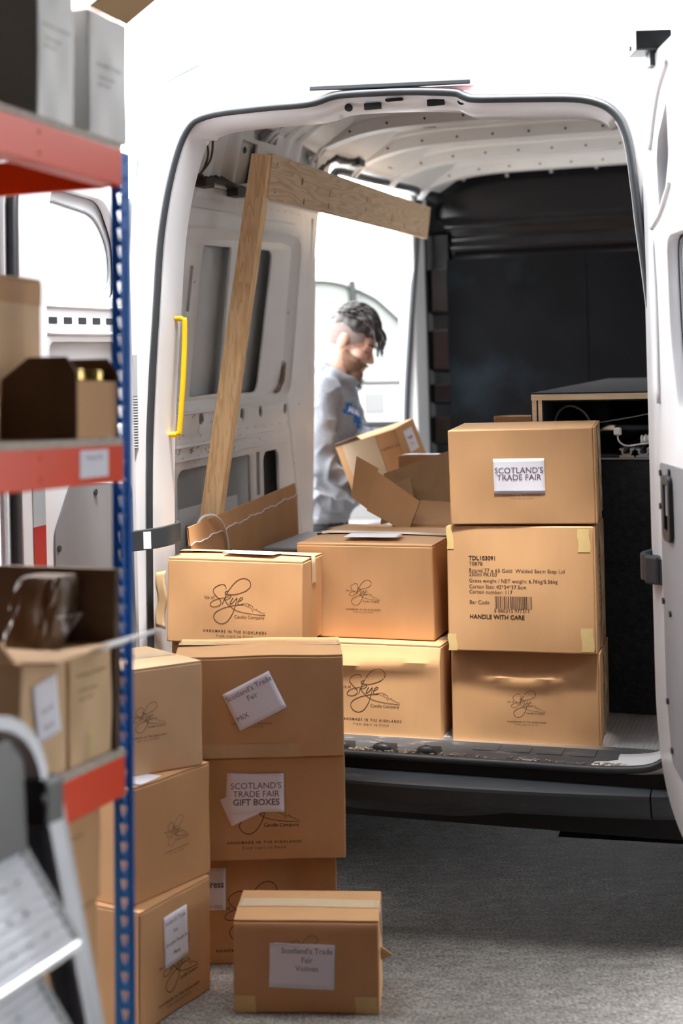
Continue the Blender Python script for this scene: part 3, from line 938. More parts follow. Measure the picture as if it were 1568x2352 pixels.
# ------------------------------------------------------------------ folded step ladder against the rack
lad = tag(empty('step_ladder', sh(0.10, 0, 0), (0, 0, -PHI)), 'folded aluminium step ladder leaning on the rack front', 'ladder')
def lp(t, z, o=0.0):            # along rack, height, towards the aisle
    return (o - 0.05 * (z - 0.5), t, z)
yc = -0.70
def rail_pts(sgn):
    return [lp(yc + sgn * (yc * -1 - 0.253), 0.0), lp(yc + sgn * (-yc - 0.375), 0.53), lp(yc + sgn * (-yc - 0.452), 0.86)]
for sgn in (1, -1):
    a, b = (yc + sgn * 0.475, 0.01), (yc + sgn * 0.268, 0.875)
    m_ = MB()
    w = 0.024
    for o0, o1, k0, k1 in ((-0.026, 0.026, 0.018, 0.024), (-0.026, -0.022, -0.024, 0.024), (0.022, 0.026, -0.024, 0.024)):
        q = []
        for (t, z) in (a, b):
            for oo in (o0, o1):
                for kk in (k0, k1):
                    q.append(lp(t + sgn * kk, z, oo))
        m_.add(q, [(0, 1, 3, 2), (4, 6, 7, 5), (0, 4, 5, 1), (2, 3, 7, 6), (0, 2, 6, 4), (1, 5, 7, 3)])
    m_.build('rail', 'alu_dull', lad, bevel=0.001)
    MB().box(-0.03, 0.03, -0.032, 0.032, 0, 0.05).build('rubber_foot', 'plastic', lad, loc=lp(a[0], 0.0, 0.025), bevel=0.004)
loop = smooth_path([lp(yc + s, z, 0.0) for s, z in ((0.268, 0.86), (0.255, 0.92), (0.225, 0.965), (0.17, 0.995), (0.09, 1.005), (0, 1.007), (-0.09, 1.005), (-0.17, 0.995), (-0.225, 0.965), (-0.255, 0.92), (-0.268, 0.86))], 5)
lpm = MB()
lpm.loft([[(p + Vector((dx * 0.018, 0, 0)) + n * dk) for dx, dk in ((-1, -.010), (1, -.010), (1, .010), (-1, .010))] for p, n in
          ((p, Vector((0, (p.y - yc) * 0.6, max(0.02, p.z - 0.80))).normalized()) for p in loop)], True, True)
lpm.build('hand_loop', 'alu_dull', lad, auto=40)
pn = [lp(yc + s, z, 0.0) for s, z in ((0.225, 0.80), (0.225, 0.93), (0.19, 0.968), (-0.19, 0.968), (-0.225, 0.93), (-0.225, 0.80))]
pm = MB(); pm.loft([[(p[0] - 0.012, p[1], p[2]) for p in pn], [(p[0] + 0.008, p[1], p[2]) for p in pn]], True, True)
pm.build('top_tray', 'plastic', lad, bevel=0.003)
for sgn in (1, -1):
    MB().box(-0.022, 0.022, -0.026, 0.026, -0.04, 0.03).build('hinge_cover', 'plastic', lad, loc=lp(yc + sgn * 0.272, 0.865, 0.006), bevel=0.006)
for z0, z1, hw in ((0.665, 0.845, 0.250), (0.425, 0.605, 0.308), (0.185, 0.365, 0.365)):
    st = empty('step', (0, 0, 0)); st.parent = lad
    b = MB()
    rows = 12
    def tr(u, v, z0=z0, z1=z1, hw=hw):
        z = z0 + (z1 - z0) * v
        return lp(yc + (2 * u - 1) * (hw - 0.055 * (v)), z, 0.060 - 0.075 * v + 0.0022 * math.sin(2 * math.pi * rows * v))
    b.grid(tr, 4, 96)
    plate = b.build('ribbed_plate', 'alu_dull', st, smooth=True)
    so = plate.modifiers.new('t', 'SOLIDIFY'); so.thickness = 0.003; so.offset = -1
    g = MB()
    for r in range(4):
        for k in range(11):
            v = 0.14 + 0.22 * r
            u = 0.06 + 0.085 * k + (0.04 if r % 2 else 0)
            if u > 0.95: continue
            p = Vector(tr(u, v)) + Vector((0.0025, 0, 0))
            g.disc(p, (1, 0, 0), 0.005, 0.0012, 8)
    g.build('grip_dots', 'plastic', st)
    MB().box(-0.008, 0.004, -hw - 0.004, hw + 0.004, -0.010, 0.004).build('front_lip', 'alu', st, loc=(0.068 - 0.05 * (z0 - 0.5), yc, z0), bevel=0.002)
    for sgn in (1, -1):
        q = [lp(yc + sgn * (hw + 0.004), z0, 0.062), lp(yc + sgn * (hw - 0.051), z1, -0.012), lp(yc + sgn * (hw - 0.051), z1, -0.03), lp(yc + sgn * (hw + 0.004), z0, 0.03)]
        MB().slab(q, 0.014).build('end_cap', 'plastic', st)
# ------------------------------------------------------------------ the delivery van
van = tag(empty('delivery_van', (0.165, 4.04, 0), (R(2.4), 0, R(-18.5))), 'white delivery van with both rear doors open, backed up to the camera and loaded with cartons', 'van')
van['label'] = 'white delivery van with rear doors open, loaded with cartons'
VANM = Matrix.Translation((0.165, 4.04, 0)) @ Matrix.Rotation(R(-18.5), 4, 'Z') @ Matrix.Rotation(R(2.4), 4, 'X')
def vl(x, y, z):
    return VANM @ Vector((x, y, z))
def part(mb, name, m, parent=None, **kw):
    return mb.build(name, m, parent or van, **kw)

# seal line around the rear opening, in the plane of the sill: (x, z)
SEAL = [(-0.60, 0.474), (-0.715, 0.505), (-0.762, 0.60), (-0.771, 0.75), (-0.762, 1.242), (-0.747, 1.5), (-0.724, 1.757), (-0.703, 1.962), (-0.664, 2.141), (-0.614, 2.262),
        (-0.545, 2.303), (-0.376, 2.312), (-0.250, 2.312), (-0.200, 2.317), (-0.160, 2.327), (-0.105, 2.330), (0.049, 2.324), (0.190, 2.310), (0.222, 2.297), (0.258, 2.286),
        (0.386, 2.277), (0.528, 2.265), (0.597, 2.245), (0.634, 2.216), (0.655, 2.178), (0.669, 2.122), (0.680, 2.018), (0.689, 1.913), (0.706, 1.75), (0.726, 1.5), (0.742, 1.242),
        (0.764, 0.75), (0.757, 0.60), (0.712, 0.505), (0.60, 0.474), (0.30, 0.471), (0.0, 0.470), (-0.30, 0.471)]
sl = smooth_path([Vector(p) for p in SEAL], 5, True)
NS = len(sl)
nrm = []
for i in range(NS):
    t = (sl[(i + 1) % NS] - sl[i - 1]).normalized()
    nrm.append(Vector((t.y, -t.x)))
if sum(n.x * p.x for n, p in zip(nrm, sl)) < 0:
    nrm = [-n for n in nrm]
def hw_ext(z):
    T = [(0.2, 0.985), (0.9, 0.985), (1.3, 0.95), (1.7, 0.855), (1.96, 0.782), (2.05, 0.755), (2.2, 0.715), (2.27, 0.69), (2.40, 0.60)]
    for (a, x), (b, y) in zip(T, T[1:]):
        if z <= b:
            return x + (y - x) * max(0, (z - a) / (b - a))
    return 0.6
def ext_pt(p, grow=0.0):
    x, z = p
    if z > 2.16 and abs(x) < 0.66:
        zz = z + 0.028 if abs(x) < 0.53 else z + 0.028 + 0.01
        base = 2.344 - 0.036 * (x / 0.7 + 0.6) * 0.8 if x > -0.7 else z
        return (x * 1.02, max(base, z + 0.012) + grow)
    s = 1 if x > 0 else -1
    if z < 0.49:
        return (x * 1.30 if abs(x) > .5 else x * 1.3, 0.40)
    return (s * (max(hw_ext(z), abs(x) + 0.02) + grow), z)
ext = [ext_pt(p) for p in sl]
def ring(off_s, off_t, y):
    out = []
    for p, n in zip(sl, nrm):
        k = off_t if n.y > 0.6 else off_s if abs(n.x) > 0.6 or n.y > 0 else 0.0
        if n.y < -0.3: k = min(off_s, 0.0) * 0.2 if off_s < 0 else off_s * 0.4
        q = p + n * k
        out.append((q.x, y, q.y))
    return out
fr = MB()
fr.loft([[(x * 1.004, 0.10, z + (0.012 if z > 1.5 else 0)) for x, z in ext], [(x, 0.035, z) for x, z in ext], [(x * 0.99 + 0, 0.010, z - 0.006 if z > 2 else z) for x, z in ext],
         ring(0.016, 0.014, 0.0), ring(0.010, 0.008, 0.004), ring(-0.010, -0.010, 0.010), ring(-0.016, -0.030, 0.03), ring(-0.018, -0.036, 0.10), ring(-0.018, -0.036, 0.135), ring(0.02, 0.0, 0.15)])
part(fr, 'rear_frame', 'white', auto=50)
sm = MB()
sm.loft([[(p.x + n.x * (0.011 * math.cos(a)), -0.004 - 0.012 * math.sin(a) * (1 if True else 0), p.y + n.y * (0.011 * math.cos(a))) for p, n in zip(sl, nrm)] for a in [2 * math.pi * k / 8 for k in range(9)]])
part(sm, 'door_seal', 'rubber', smooth=True)
# header details: latch holes, strip lamp, brake lamp
hd = lambda x, z: (x, 0.017, z)
def header_hole(x, z, w, h, r):
    b = MB(); b.loft([[(x + (u - 0) , 0.0205, z + v) for u, v in rrect(-w / 2, w / 2, -h / 2, h / 2, r, 4)], [(x + u * .96, 0.0305, z + v * .96) for u, v in rrect(-w / 2, w / 2, -h / 2, h / 2, r, 4)]], True, True)
    return b
zc = lambda x: 2.2935 - 0.022 * (x + 0.03)
for x, w, h, r in ((-0.118, 0.022, 0.022, 0.0109), (-0.046, 0.050, 0.018, 0.002), (0.138, 0.050, 0.018, 0.002), (0.212, 0.024, 0.024, 0.0119)):
    part(header_hole(x, zc(x) + 0.004, w, h, r).add([], []), 'latch_hole', 'under', loc=(0, -0.0035, -0.003))
part(header_hole(0.02, 2.3065, 0.052, 0.008, 0.0039), 'latch_hole', 'under', loc=(0, -0.012, 0))
part(MB().box(-0.225, 0.245, -0.012, 0.012, -0.007, 0.007), 'header_strip', 'rubber', loc=(0, 0, 2.3455), rot=(0, R(2.4), 0), bevel=0.003)
part(MB().box(-0.22, 0.235, 0.05, 0.14, 0, 0.045), 'brake_lamp', 'lens_red', loc=(0, 0, 2.352), rot=(0, R(2.0), 0), bevel=0.012)

# outer skin: roof, rear quarter, right side, all starting from the outline of the rear frame
def sst(a, b, x):
    t = min(1, max(0, (x - a) / (b - a)))
    return t * t * (3 - 2 * t)
def roof_k(y):
    return 1 - math.exp(-max(0, y - 0.10) / 0.17)
def grow(p, y):
    x, z = p
    k = roof_k(y)
    kx = 1 - math.exp(-max(0, y - 0.10) / 0.05)
    want = 0.985 if z < 1.3 else max(0.90, 0.985 - 0.085 * (z - 1.3) / 0.9)
    xo = abs(x)
    if xo > 0.5:
        s = sst(0.5, 0.68, xo)
        xo = xo + (max(xo, want) - xo) * kx * s
    return (math.copysign(xo, x) * 1.002, y, z + 0.012 * (z > 1.5) + 0.27 * k * sst(1.75, 2.3, z) * (1 - 0.18 * sst(0.5, 0.75, abs(x))))
up = [i for i, p in enumerate(ext) if p[1] > 0.52]
if up[0] == 0:
    up = up[[k for k in range(1, len(up)) if up[k] != up[k - 1] + 1][0]:] + up[:[k for k in range(1, len(up)) if up[k] != up[k - 1] + 1][0]] if any(up[k] != up[k - 1] + 1 for k in range(1, len(up))) else up
prof = [ext[i] for i in up]
prof = [(prof[0][0], 0.36)] + prof + [(prof[-1][0], 0.36)]
iL = next(k for k, p in enumerate(prof) if p[1] > 2.15)
iR = max(k for k, p in enumerate(prof) if p[1] > 2.15)
ys = [0.10, 0.12, 0.15, 0.19, 0.24, 0.30, 0.4, 0.55, 0.8, 1.2, 1.735]
ys2 = ys + [2.4, 3.2, 3.6]
rq = MB(); rq.loft([[grow(p, y) for p in prof[:iL + 1]] for y in ys], False)
part(rq, 'rear_quarter_panel', 'white', auto=50)
rf = MB(); rf.loft([[grow(p, y) for p in prof[iL:iR + 1]] for y in ys2], False)
part(rf, 'roof_panel', 'white', auto=50)
rs = MB(); rs.loft([[grow(p, y) for p in prof[iR:]] for y in ys2], False)
part(rs, 'side_panel', 'white', auto=50)
cabp = MB()
cabp.loft([[(grow(p, 3.6)[0] * kx, y, 0.36 + (grow(p, 3.6)[2] - 0.36) * q) for p in prof] for y, kx, q in ((3.46, 1.0, 1.0), (4.3, 1, 1), (4.9, 0.98, 0.78), (5.3, 0.96, 0.45), (5.75, 0.90, 0.36), (5.85, 0.8, 0.2))], False)
part(cabp, 'cab', 'white', smooth=True)

# inner left side: upper pressing line and lower pressings with cut-outs; coordinates (y, z)
def wx(z):
    return -0.88 + max(0.0, z - 1.2) / 1.05 * 0.07
RECESS = round_poly([(0.30, 2.02), (1.40, 2.070), (1.545, 2.055), (1.47, 1.44), (1.34, 1.415), (0.30, 1.418)], 0.10, 5)
low_holes = [rrect(0.375, 0.408, 1.10, 1.243, 0.008), rrect(0.438, 0.728, 0.80, 1.228, 0.045), rrect(0.765, 1.075, 0.80, 1.236, 0.02), rrect(1.130, 1.171, 1.07, 1.238, 0.008),
             rrect(1.203, 1.372, 0.86, 1.235, 0.04), rrect(0.385, 0.415, 0.86, 1.02, 0.01)]
ell = [ellipse(y, 1.388, 0.022, 0.024, 0.5) for y in (0.62, 0.80, 0.985, 1.165)] + [ellipse(1.425, 1.388, 0.020, 0.026)]
dots = [ellipse(0.45 + 0.083 * k, 1.331, 0.0065, 0.0065, 0, 8) for k in range(13)] + [ellipse(0.43 + 0.076 * k, 2.137 + 0.0012 * k, 0.006, 0.006, 0, 8) for k in range(16)]
dots += [ellipse(y, 1.285, 0.006, 0.006, 0, 8) for y in (0.385, 0.43, 0.66, 1.16)]
outer = [(0.14, 0.50), (1.70, 0.50), (1.70, 2.19), (0.14, 2.165)]
pan = holed(outer, [RECESS] + low_holes + ell + dots, 0.012, lambda u, v, w: (wx(v) + w, u, v), 0.003)
part(pan, 'inner_side_panel', 'white_in', auto=40)
rec = MB()
def off(poly, d):
    c = Vector((sum(p[0] for p in poly) / len(poly), sum(p[1] for p in poly) / len(poly)))
    out = []
    n = len(poly)
    for i in range(n):
        t = (Vector(poly[(i + 1) % n]) - Vector(poly[i - 1]))
        if t.length < 1e-6: t = Vector((1, 0))
        t.normalize(); q = Vector((t.y, -t.x))
        if (Vector(poly[i]) - c).dot(q) < 0: q = -q
        out.append(tuple(Vector(poly[i]) - q * d))
    return out
R2p = off(RECESS, 0.035)
rec.loft([[(wx(v) + 0.002, u, v) for u, v in RECESS], [(wx(v) - 0.010, u, v) for u, v in off(RECESS, 0.008)], [(wx(v) - 0.032, u, v) for u, v in R2p]])
part(rec, 'recess_wall', 'white_in', auto=45)
up_holes = [rrect(0.41, 0.497, 1.883, 1.972, 0.012), round_poly([(0.650, 1.985), (0.905, 1.992), (0.838, 1.465), (0.575, 1.462)], 0.02), round_poly([(1.03, 1.998), (1.312, 2.003), (1.20, 1.458), (0.955, 1.458)], 0.045),
            round_poly([(0.385, 1.803), (0.480, 1.803), (0.464, 1.630), (0.368, 1.630)], 0.012), round_poly([(0.549, 1.909), (0.581, 1.909), (0.556, 1.751), (0.527, 1.751)], 0.006), round_poly([(0.517, 1.685), (0.545, 1.685), (0.541, 1.527), (0.500, 1.527)], 0.006),
            round_poly([(0.362, 1.55), (0.418, 1.55), (0.404, 1.466), (0.358, 1.462)], 0.01)]
rp = holed(R2p, up_holes, 0.01, lambda u, v, w: (wx(v) - 0.030 + w, u, v), 0.0025)
part(rp, 'recess_frame', 'white_in', auto=40)
part(MB().grid(lambda u, v: (wx(0.6 + 1.5 * v) - 0.082, 0.14 + 1.59 * u, 0.6 + 1.5 * v), 10, 20), 'outer_skin_lining', 'skin_grey', smooth=True)
# horizontal swages and pressed ribs
for z, r in ((1.302, 0.006), (1.412, 0.005), (2.085, 0.006), (1.256, 0.004)):
    part(MB().tube([(wx(z) + 0.001, 0.16, z), (wx(z) + 0.001, 1.46, z + (0.03 if z > 2 else 0))], r, 6), 'swage', 'white_in', smooth=True)
part(MB().tube(smooth_path([(wx(z) + 0.001, y, z) for y, z in ((1.655, 2.15), (1.63, 1.8), (1.60, 1.4), (1.585, 1.0), (1.58, 0.6))], 4), 0.007, 6), 'swage', 'white_in', smooth=True)
# bracket plates in the lower cut-outs
for y0 in (0.53, 0.83):
    bp_ = holed([(y0, 0.62), (y0 + 0.21, 0.62), (y0 + 0.21, 1.085), (y0, 1.085)], [rrect(y0 + 0.045, y0 + 0.082, 0.955, 1.03, 0.018)], 0.006, lambda u, v, w: (wx(v) - 0.040 + w, u, v), 0.002)
    part(bp_, 'bracket_plate', 'white_in', auto=40)
# tags and pen marks on the pressings
mk = MB()
for (y0, z0, y1, z1) in ((0.398, 1.846, 0.490, 1.836), (0.405, 1.856, 0.408, 1.828), (0.430, 1.848, 0.470, 1.846), (0.43, 1.838, 0.485, 1.832), (0.372, 1.582, 0.384, 1.588), (0.378, 1.59, 0.379, 1.578)):
    ribbon(mk, [(y0, z0), ((y0 + y1) / 2, (z0 + z1) / 2 + 0.003), (y1, z1)], 0.004, lambda u, v: (wx(v) - 0.0262, u, v))
part(mk, 'pen_marking', 'ink')
scr = MB()
rs_ = random.Random(4)
for k in range(46):
    y, z = rs_.uniform(0.40, 1.0), rs_.choice([rs_.uniform(1.24, 1.42), rs_.uniform(1.24, 1.30)])
    L, a = rs_.uniform(0.006, 0.030), rs_.uniform(-0.4, 1.9)
    ribbon(scr, [(y, z), (y + L * math.cos(a), z + L * math.sin(a))], rs_.uniform(0.0015, 0.004), lambda u, v: (wx(v) + 0.0006, u, v))
part(scr, 'scratches', 'ink')
part(MB().add([(wx(z) - 0.0195, y, z) for y, z in ((1.43, 1.475), (1.46, 1.50), (1.465, 1.56), (1.45, 1.575), (1.43, 1.52), (1.40, 1.475), (1.34, 1.455), (1.36, 1.448), (1.41, 1.455))], [tuple(range(9))]), 'dirt_mark', 'dirt')
# rear pillar of the side doorway with oval holes
pil = MB()
PZ = [(0.5, 1.69), (0.92, 1.695), (1.25, 1.735), (1.36, 1.735), (1.62, 1.705), (1.8, 1.705), (2.0, 1.72), (2.19, 1.745)]
pil.loft([[(wx(z) + 0.001, 1.66, z) for z, y in PZ], [(wx(z) + 0.003, y - 0.02, z) for z, y in PZ], [(wx(z) - 0.004, y, z) for z, y in PZ], [(wx(z) - 0.05, y + 0.008, z) for z, y in PZ], [(wx(z) - 0.11, y - 0.01, z) for z, y in PZ]], False)
part(pil, 'doorway_pillar', 'white_in', smooth=True)
for z, y in ((1.803, 1.668), (1.478, 1.672), (1.933, 1.680)):
    part(MB().loft([[(wx(v) + 0.0042, u, v) for u, v in ellipse(y, z, 0.010, 0.030 if z < 1.9 else 0.012)], [(wx(v) + 0.0030, u, v) for u, v in ellipse(y, z, 0.009, 0.028 if z < 1.9 else 0.011)]], True, True), 'pillar_hole', 'under')
part(MB().loft([[(wx(v) + 0.006, u, v) for u, v in rrect(1.625, 1.675, 0.90, 1.03, 0.015)], [(wx(v) + 0.003, u, v) for u, v in rrect(1.62, 1.68, 0.895, 1.035, 0.015)]], True, True), 'latch_plate', 'alu_dull', auto=30)

# cant rail between side panel and roof
def cx(z):
    return -0.81 + max(0, z - 2.17) * 0.25 + max(0, z - 2.42) * 1.3
cant_holes = [round_poly([(0.18, 2.30), (0.44, 2.30), (0.40, 2.22), (0.30, 2.19), (0.18, 2.19)], 0.015), round_poly([(0.86, 2.43), (1.12, 2.42), (1.12, 2.375), (0.90, 2.37)], 0.01),
              round_poly([(0.80, 2.36), (0.95, 2.36), (0.95, 2.22), (0.80, 2.20)], 0.012), round_poly([(1.33, 2.42), (1.58, 2.40), (1.60, 2.25), (1.33, 2.27)], 0.02),
              rrect(0.545, 0.563, 2.285, 2.330, 0.006), rrect(0.645, 0.663, 2.275, 2.320, 0.006)]
cp = holed([(0.14, 2.185), (1.735, 2.205), (1.735, 2.40), (1.80, 2.402), (3.46, 2.43), (3.46, 2.56), (0.14, 2.52)], cant_holes, 0.01, lambda u, v, w: (cx(v) + w, u, v), 0.002)
part(cp, 'cant_rail_panel', 'roof_in', auto=40)
part(MB().grid(lambda u, v: (cx(2.16 + 0.40 * v) - 0.055, 0.14 + 1.6 * u, 2.16 + 0.40 * v), 6, 8), 'cant_rail_lining', 'skin_grey')
part(holed([(0.80, 2.20), (0.955, 2.205), (0.955, 2.375), (0.82, 2.36)], [ellipse(0.90, 2.335, 0.02, 0.014)], 0.006, lambda u, v, w: (cx(v) - 0.028 + w, u, v), 0.002), 'bracket_plate', 'roof_in')
part(MB().box(-0.02, 0.03, 0.14, 1.735, -0.006, 0.006), 'ledge', 'white_in', loc=(-0.825, 0, 2.185), bevel=0.002)
for y in (0.52, 0.60, 0.72, 1.18, 1.30):
    part(MB().grid(lambda u, v, y=y: (cx(2.20 + 0.28 * v) + 0.018 * math.sin(math.pi * u), y + 0.06 * u, 2.20 + 0.28 * v), 8, 8), 'stiffener', 'white_in', smooth=True)
# roof lining and ribs
ri = MB(); ri.grid(lambda u, v: (-0.72 + 1.44 * u, 0.15 + 3.31 * v * v, min(2.565, 2.315 + 0.27 * roof_k(0.15 + 3.31 * v * v)) - 0.05 * abs(2 * u - 1) ** 3), 20, 30)
part(ri, 'roof_lining', 'roof_in', smooth=True)
def arch(x):
    return -0.105 * abs(x / 0.80) ** 5
for y in (0.62, 1.10, 1.62, 2.15, 2.70, 3.24):
    xs = [-0.80 + 1.60 * k / 40 for k in range(41)]
    b = MB()
    b.loft([[(x, y + dy, 2.565 + dz + arch(x)) for x in xs] for dy, dz in ((-0.085, -0.004), (-0.080, -0.022), (-0.045, -0.026), (-0.038, -0.075), (0.038, -0.075), (0.045, -0.026), (0.080, -0.022), (0.085, -0.004))], False)
    rb_ = part(b, 'roof_rib', 'roof_in', auto=35)
    h = MB()
    for k in range(9):
        x = -0.62 + 0.155 * k
        h.disc((x, y - 0.0425, 2.512 + arch(x)), (0, -1, -0.15), 0.0055, 0.0012, 8)
    h.build('rib_hole', 'under', rb_)
    n_ = MB()
    for x in (-0.42, 0.0, 0.36):
        n_.box(x - 0.03, x + 0.03, y - 0.088, y - 0.078, 2.556 + arch(x), 2.562 + arch(x))
    n_.build('rib_notch', 'under', rb_)
    part(MB().tube([(-0.70, y - 0.01, 2.475), (-0.775, y - 0.08, 2.37)], 0.007, 6), 'rib_gusset', 'white_in', smooth=True)
    part(MB().tube([(-0.70, y + 0.03, 2.475), (-0.775, y - 0.03, 2.37)], 0.007, 6), 'rib_gusset', 'white_in', smooth=True)
# wiring along the rail
rw = random.Random(9)
def wiry(pts, r0):
    P = smooth_path(pts, 6)
    return [p + Vector((rw.uniform(-.004, .004), rw.uniform(-.004, .004), rw.uniform(-.005, .005))) for p in P], [r0 * rw.uniform(0.75, 1.25) for _ in P]
P_, r_ = wiry([(-0.79, 0.20, 2.215), (-0.785, 0.45, 2.190), (-0.785, 0.53, 2.182), (-0.785, 0.60, 2.200), (-0.785, 0.78, 2.188), (-0.785, 0.95, 2.184), (-0.785, 1.15, 2.20), (-0.785, 1.45, 2.25), (-0.77, 1.60, 2.33), (-0.755, 1.75, 2.40), (-0.74, 1.95, 2.415),
               (-0.735, 2.3, 2.46), (-0.73, 2.6, 2.475), (-0.725, 2.9, 2.49), (-0.72, 3.15, 2.50), (-0.68, 3.40, 2.53)], 0.013)
part(MB().tube(P_, r_, 7), 'wiring_loom', 'wire', smooth=True)
for y, z in ((0.49, 2.176), (0.76, 2.170), (2.02, 2.42), (2.45, 2.46), (2.75, 2.475), (3.05, 2.49)):
    part(MB().box(-0.025, 0.020, -0.035, 0.035, -0.018, 0.012), 'loom_clip', 'wire', loc=(-0.775, y, z) if y < 1 else (-0.728, y, z), bevel=0.004)
part(MB().tube(smooth_path([(-0.76, 0.44, 2.375), (-0.75, 0.43, 2.33), (-0.745, 0.455, 2.27), (-0.77, 0.475, 2.22), (-0.785, 0.455, 2.19)], 6), 0.004, 6), 'earth_wire', 'brown_wire', smooth=True)
part(MB().tube(smooth_path([(-0.76, 0.455, 2.375), (-0.745, 0.49, 2.33), (-0.745, 0.475, 2.25), (-0.775, 0.455, 2.20)], 6), 0.004, 6), 'earth_wire', 'brown_wire', smooth=True)
part(MB().disc((-0.772, 0.447, 2.385), (1, -0.5, 0), 0.020, 0.010, 14), 'wire_grommet', 'wire', auto=40)

# side doorway: header, seal, front pillar
dw = MB()
dpts = smooth_path([(-0.81, 1.83, 2.29), (-0.795, 1.86, 2.345), (-0.79, 1.95, 2.375), (-0.79, 2.3, 2.385), (-0.79, 2.8, 2.405), (-0.79, 3.15, 2.42), (-0.79, 3.22, 2.40), (-0.80, 3.25, 2.33), (wx(2.1) + 0.012, 3.20, 2.1), (wx(1.7) + 0.012, 3.15, 1.7), (wx(1.2) + 0.012, 3.14, 1.2), (wx(0.6) + 0.012, 3.14, 0.55)], 6)
dw.tube(dpts, 0.018, 8)
part(dw, 'side_door_seal', 'rubber', smooth=True)
part(MB().box(-0.90, -0.80, 1.73, 3.46, 2.42, 2.50), 'doorway_header', 'white_in', bevel=0.01)
part(MB().box(-0.90, -0.81, 3.165, 3.45, 0.45, 2.40), 'front_pillar', 'white_in', bevel=0.012)
# black bulkhead with pressed steps, and the black ply lining sheets in front of it
def swz(z):
    s = 0.0
    for c0, w in ((2.24, 0.045), (2.13, 0.03), (2.02, 0.03), (1.90, 0.05)):
        s += 0.022 * max(0, 1 - abs(z - c0) / w)
    return s
bk = MB()
bk.grid(lambda u, v: (-0.87 + 1.74 * u, 3.452 - swz(0.46 + 2.105 * v) * min(1, max(0, (u - 0.02) * 14)), min(0.46 + 2.105 * v, 2.555 - 0.28 * max(0, abs(2 * u - 1) - 0.62) ** 1.4)), 40, 120)
part(bk, 'bulkhead', 'black_paint', auto=60)
part(MB().loft([[(-0.862, 3.44, z) for z in (0.5, 2.2)], [(-0.835, 3.385, z) for z in (0.5, 2.2)], [(-0.80, 3.375, z) for z in (0.5, 2.2)], [(-0.775, 3.40, z) for z in (0.5, 2.2)], [(-0.69, 3.405, z) for z in (0.5, 2.2)]], False), 'bulkhead_post', 'black_paint', auto=40)
for z0, z1 in ((1.80, 2.02), (1.50, 1.70), (1.33, 1.42), (1.12, 1.25), (0.94, 1.05), (0.70, 0.86)):
    rc = MB()
    rc.loft([[(-0.79, 3.410, z0 - 0.022), (-0.69, 3.410, z0 - 0.022), (-0.69, 3.410, z1 + 0.004), (-0.79, 3.410, z1 + 0.004)], [(-0.775, 3.368, z0), (-0.69, 3.382, z0), (-0.69, 3.382, z1), (-0.775, 3.368, z1)]], True)
    rc.add([(-0.775, 3.368, z0), (-0.69, 3.382, z0), (-0.69, 3.382, z1), (-0.775, 3.368, z1)], [(0, 1, 2, 3)])
    part(rc, 'pressed_step', 'black_paint', bevel=0.004)
for k in range(7):
    part(MB().disc((-0.60 + 0.23 * k, 3.43, 2.505 - 0.02 * abs(k - 3) * 0.3), (0, -1, 0), 0.010, 0.012, 12), 'bulkhead_bolt', 'alu_dull', auto=40)
part(MB().box(-0.690, 0.030, 3.375, 3.387, 0.482, 2.068), 'lining_sheet', 'black_ply')
part(MB().box(0.034, 0.860, 3.375, 3.387, 0.482, 2.068), 'lining_sheet', 'black_ply')
part(MB().grid(lambda u, v: (0.872 - 0.10 * max(0, v - 0.7), 0.15 + 3.3 * u, 0.46 + 2.06 * v), 4, 10), 'right_lining', 'white_in')

# load floor, aluminium strip, scuff plate
def ribmat():
    m = MB()
    N = 260
    m.grid(lambda u, v: (-0.86 + 1.72 * u, 0.205 + 3.24 * v, 0.4735 + (0.0012 if int(u * N + 0.5) % 2 else 0.0)), N, 1)
    m.box(-0.86, 0.86, 0.205, 3.445, 0.44, 0.472)
    return m
part(ribmat(), 'load_floor', 'mat_grey')
part(MB().box(-0.74, 0.66, 0.165, 0.205, 0.466, 0.4755), 'edge_strip', 'alu', bevel=0.002)
sc_ = MB()
sc_.loft([[(x, y - 0.0, z) for x, z in ((-0.74, 0.45), (-0.74, z0), (0.62, z0), (0.66, z0 - 0.004), (0.66, 0.45))] for y, z0 in ((0.165, 0.4765), (0.078, 0.4765), (0.060, 0.4745), (0.03, 0.4742), (0.003, 0.473))], False)
part(sc_, 'scuff_plate', 'tread', auto=40)
for x in (-0.66, -0.56, -0.46, 0.21, 0.30, 0.39, 0.48):
    part(MB().box(x - 0.035, x + 0.035, 0.085, 0.150, 0.476, 0.479), 'tread_pad', 'tread', bevel=0.002)
for x in (-0.20, -0.075, 0.055):
    g = MB()
    g.loft([[(x - 0.055, 0.012, 0.4740), (x - 0.025, 0.10, 0.4770), (x + 0.025, 0.10, 0.4770), (x + 0.055, 0.012, 0.4740)], [(x - 0.045, 0.010, 0.4755), (x - 0.02, 0.085, 0.4785), (x + 0.02, 0.085, 0.4785), (x + 0.045, 0.010, 0.4755)]], True, True)
    part(g, 'clip_recess', 'under')
    part(MB().grid(lambda u, v, x=x: (x + 0.030 * math.cos(2 * math.pi * u) * math.cos(1.45 * v), 0.035 + 0.018 * math.sin(2 * math.pi * u) * math.cos(1.45 * v), 0.474 + 0.022 * math.sin(1.45 * v) ** 0.8), 14, 5, True), 'clip_dome', 'plastic', smooth=True)
db = MB()
rdb = random.Random(31)
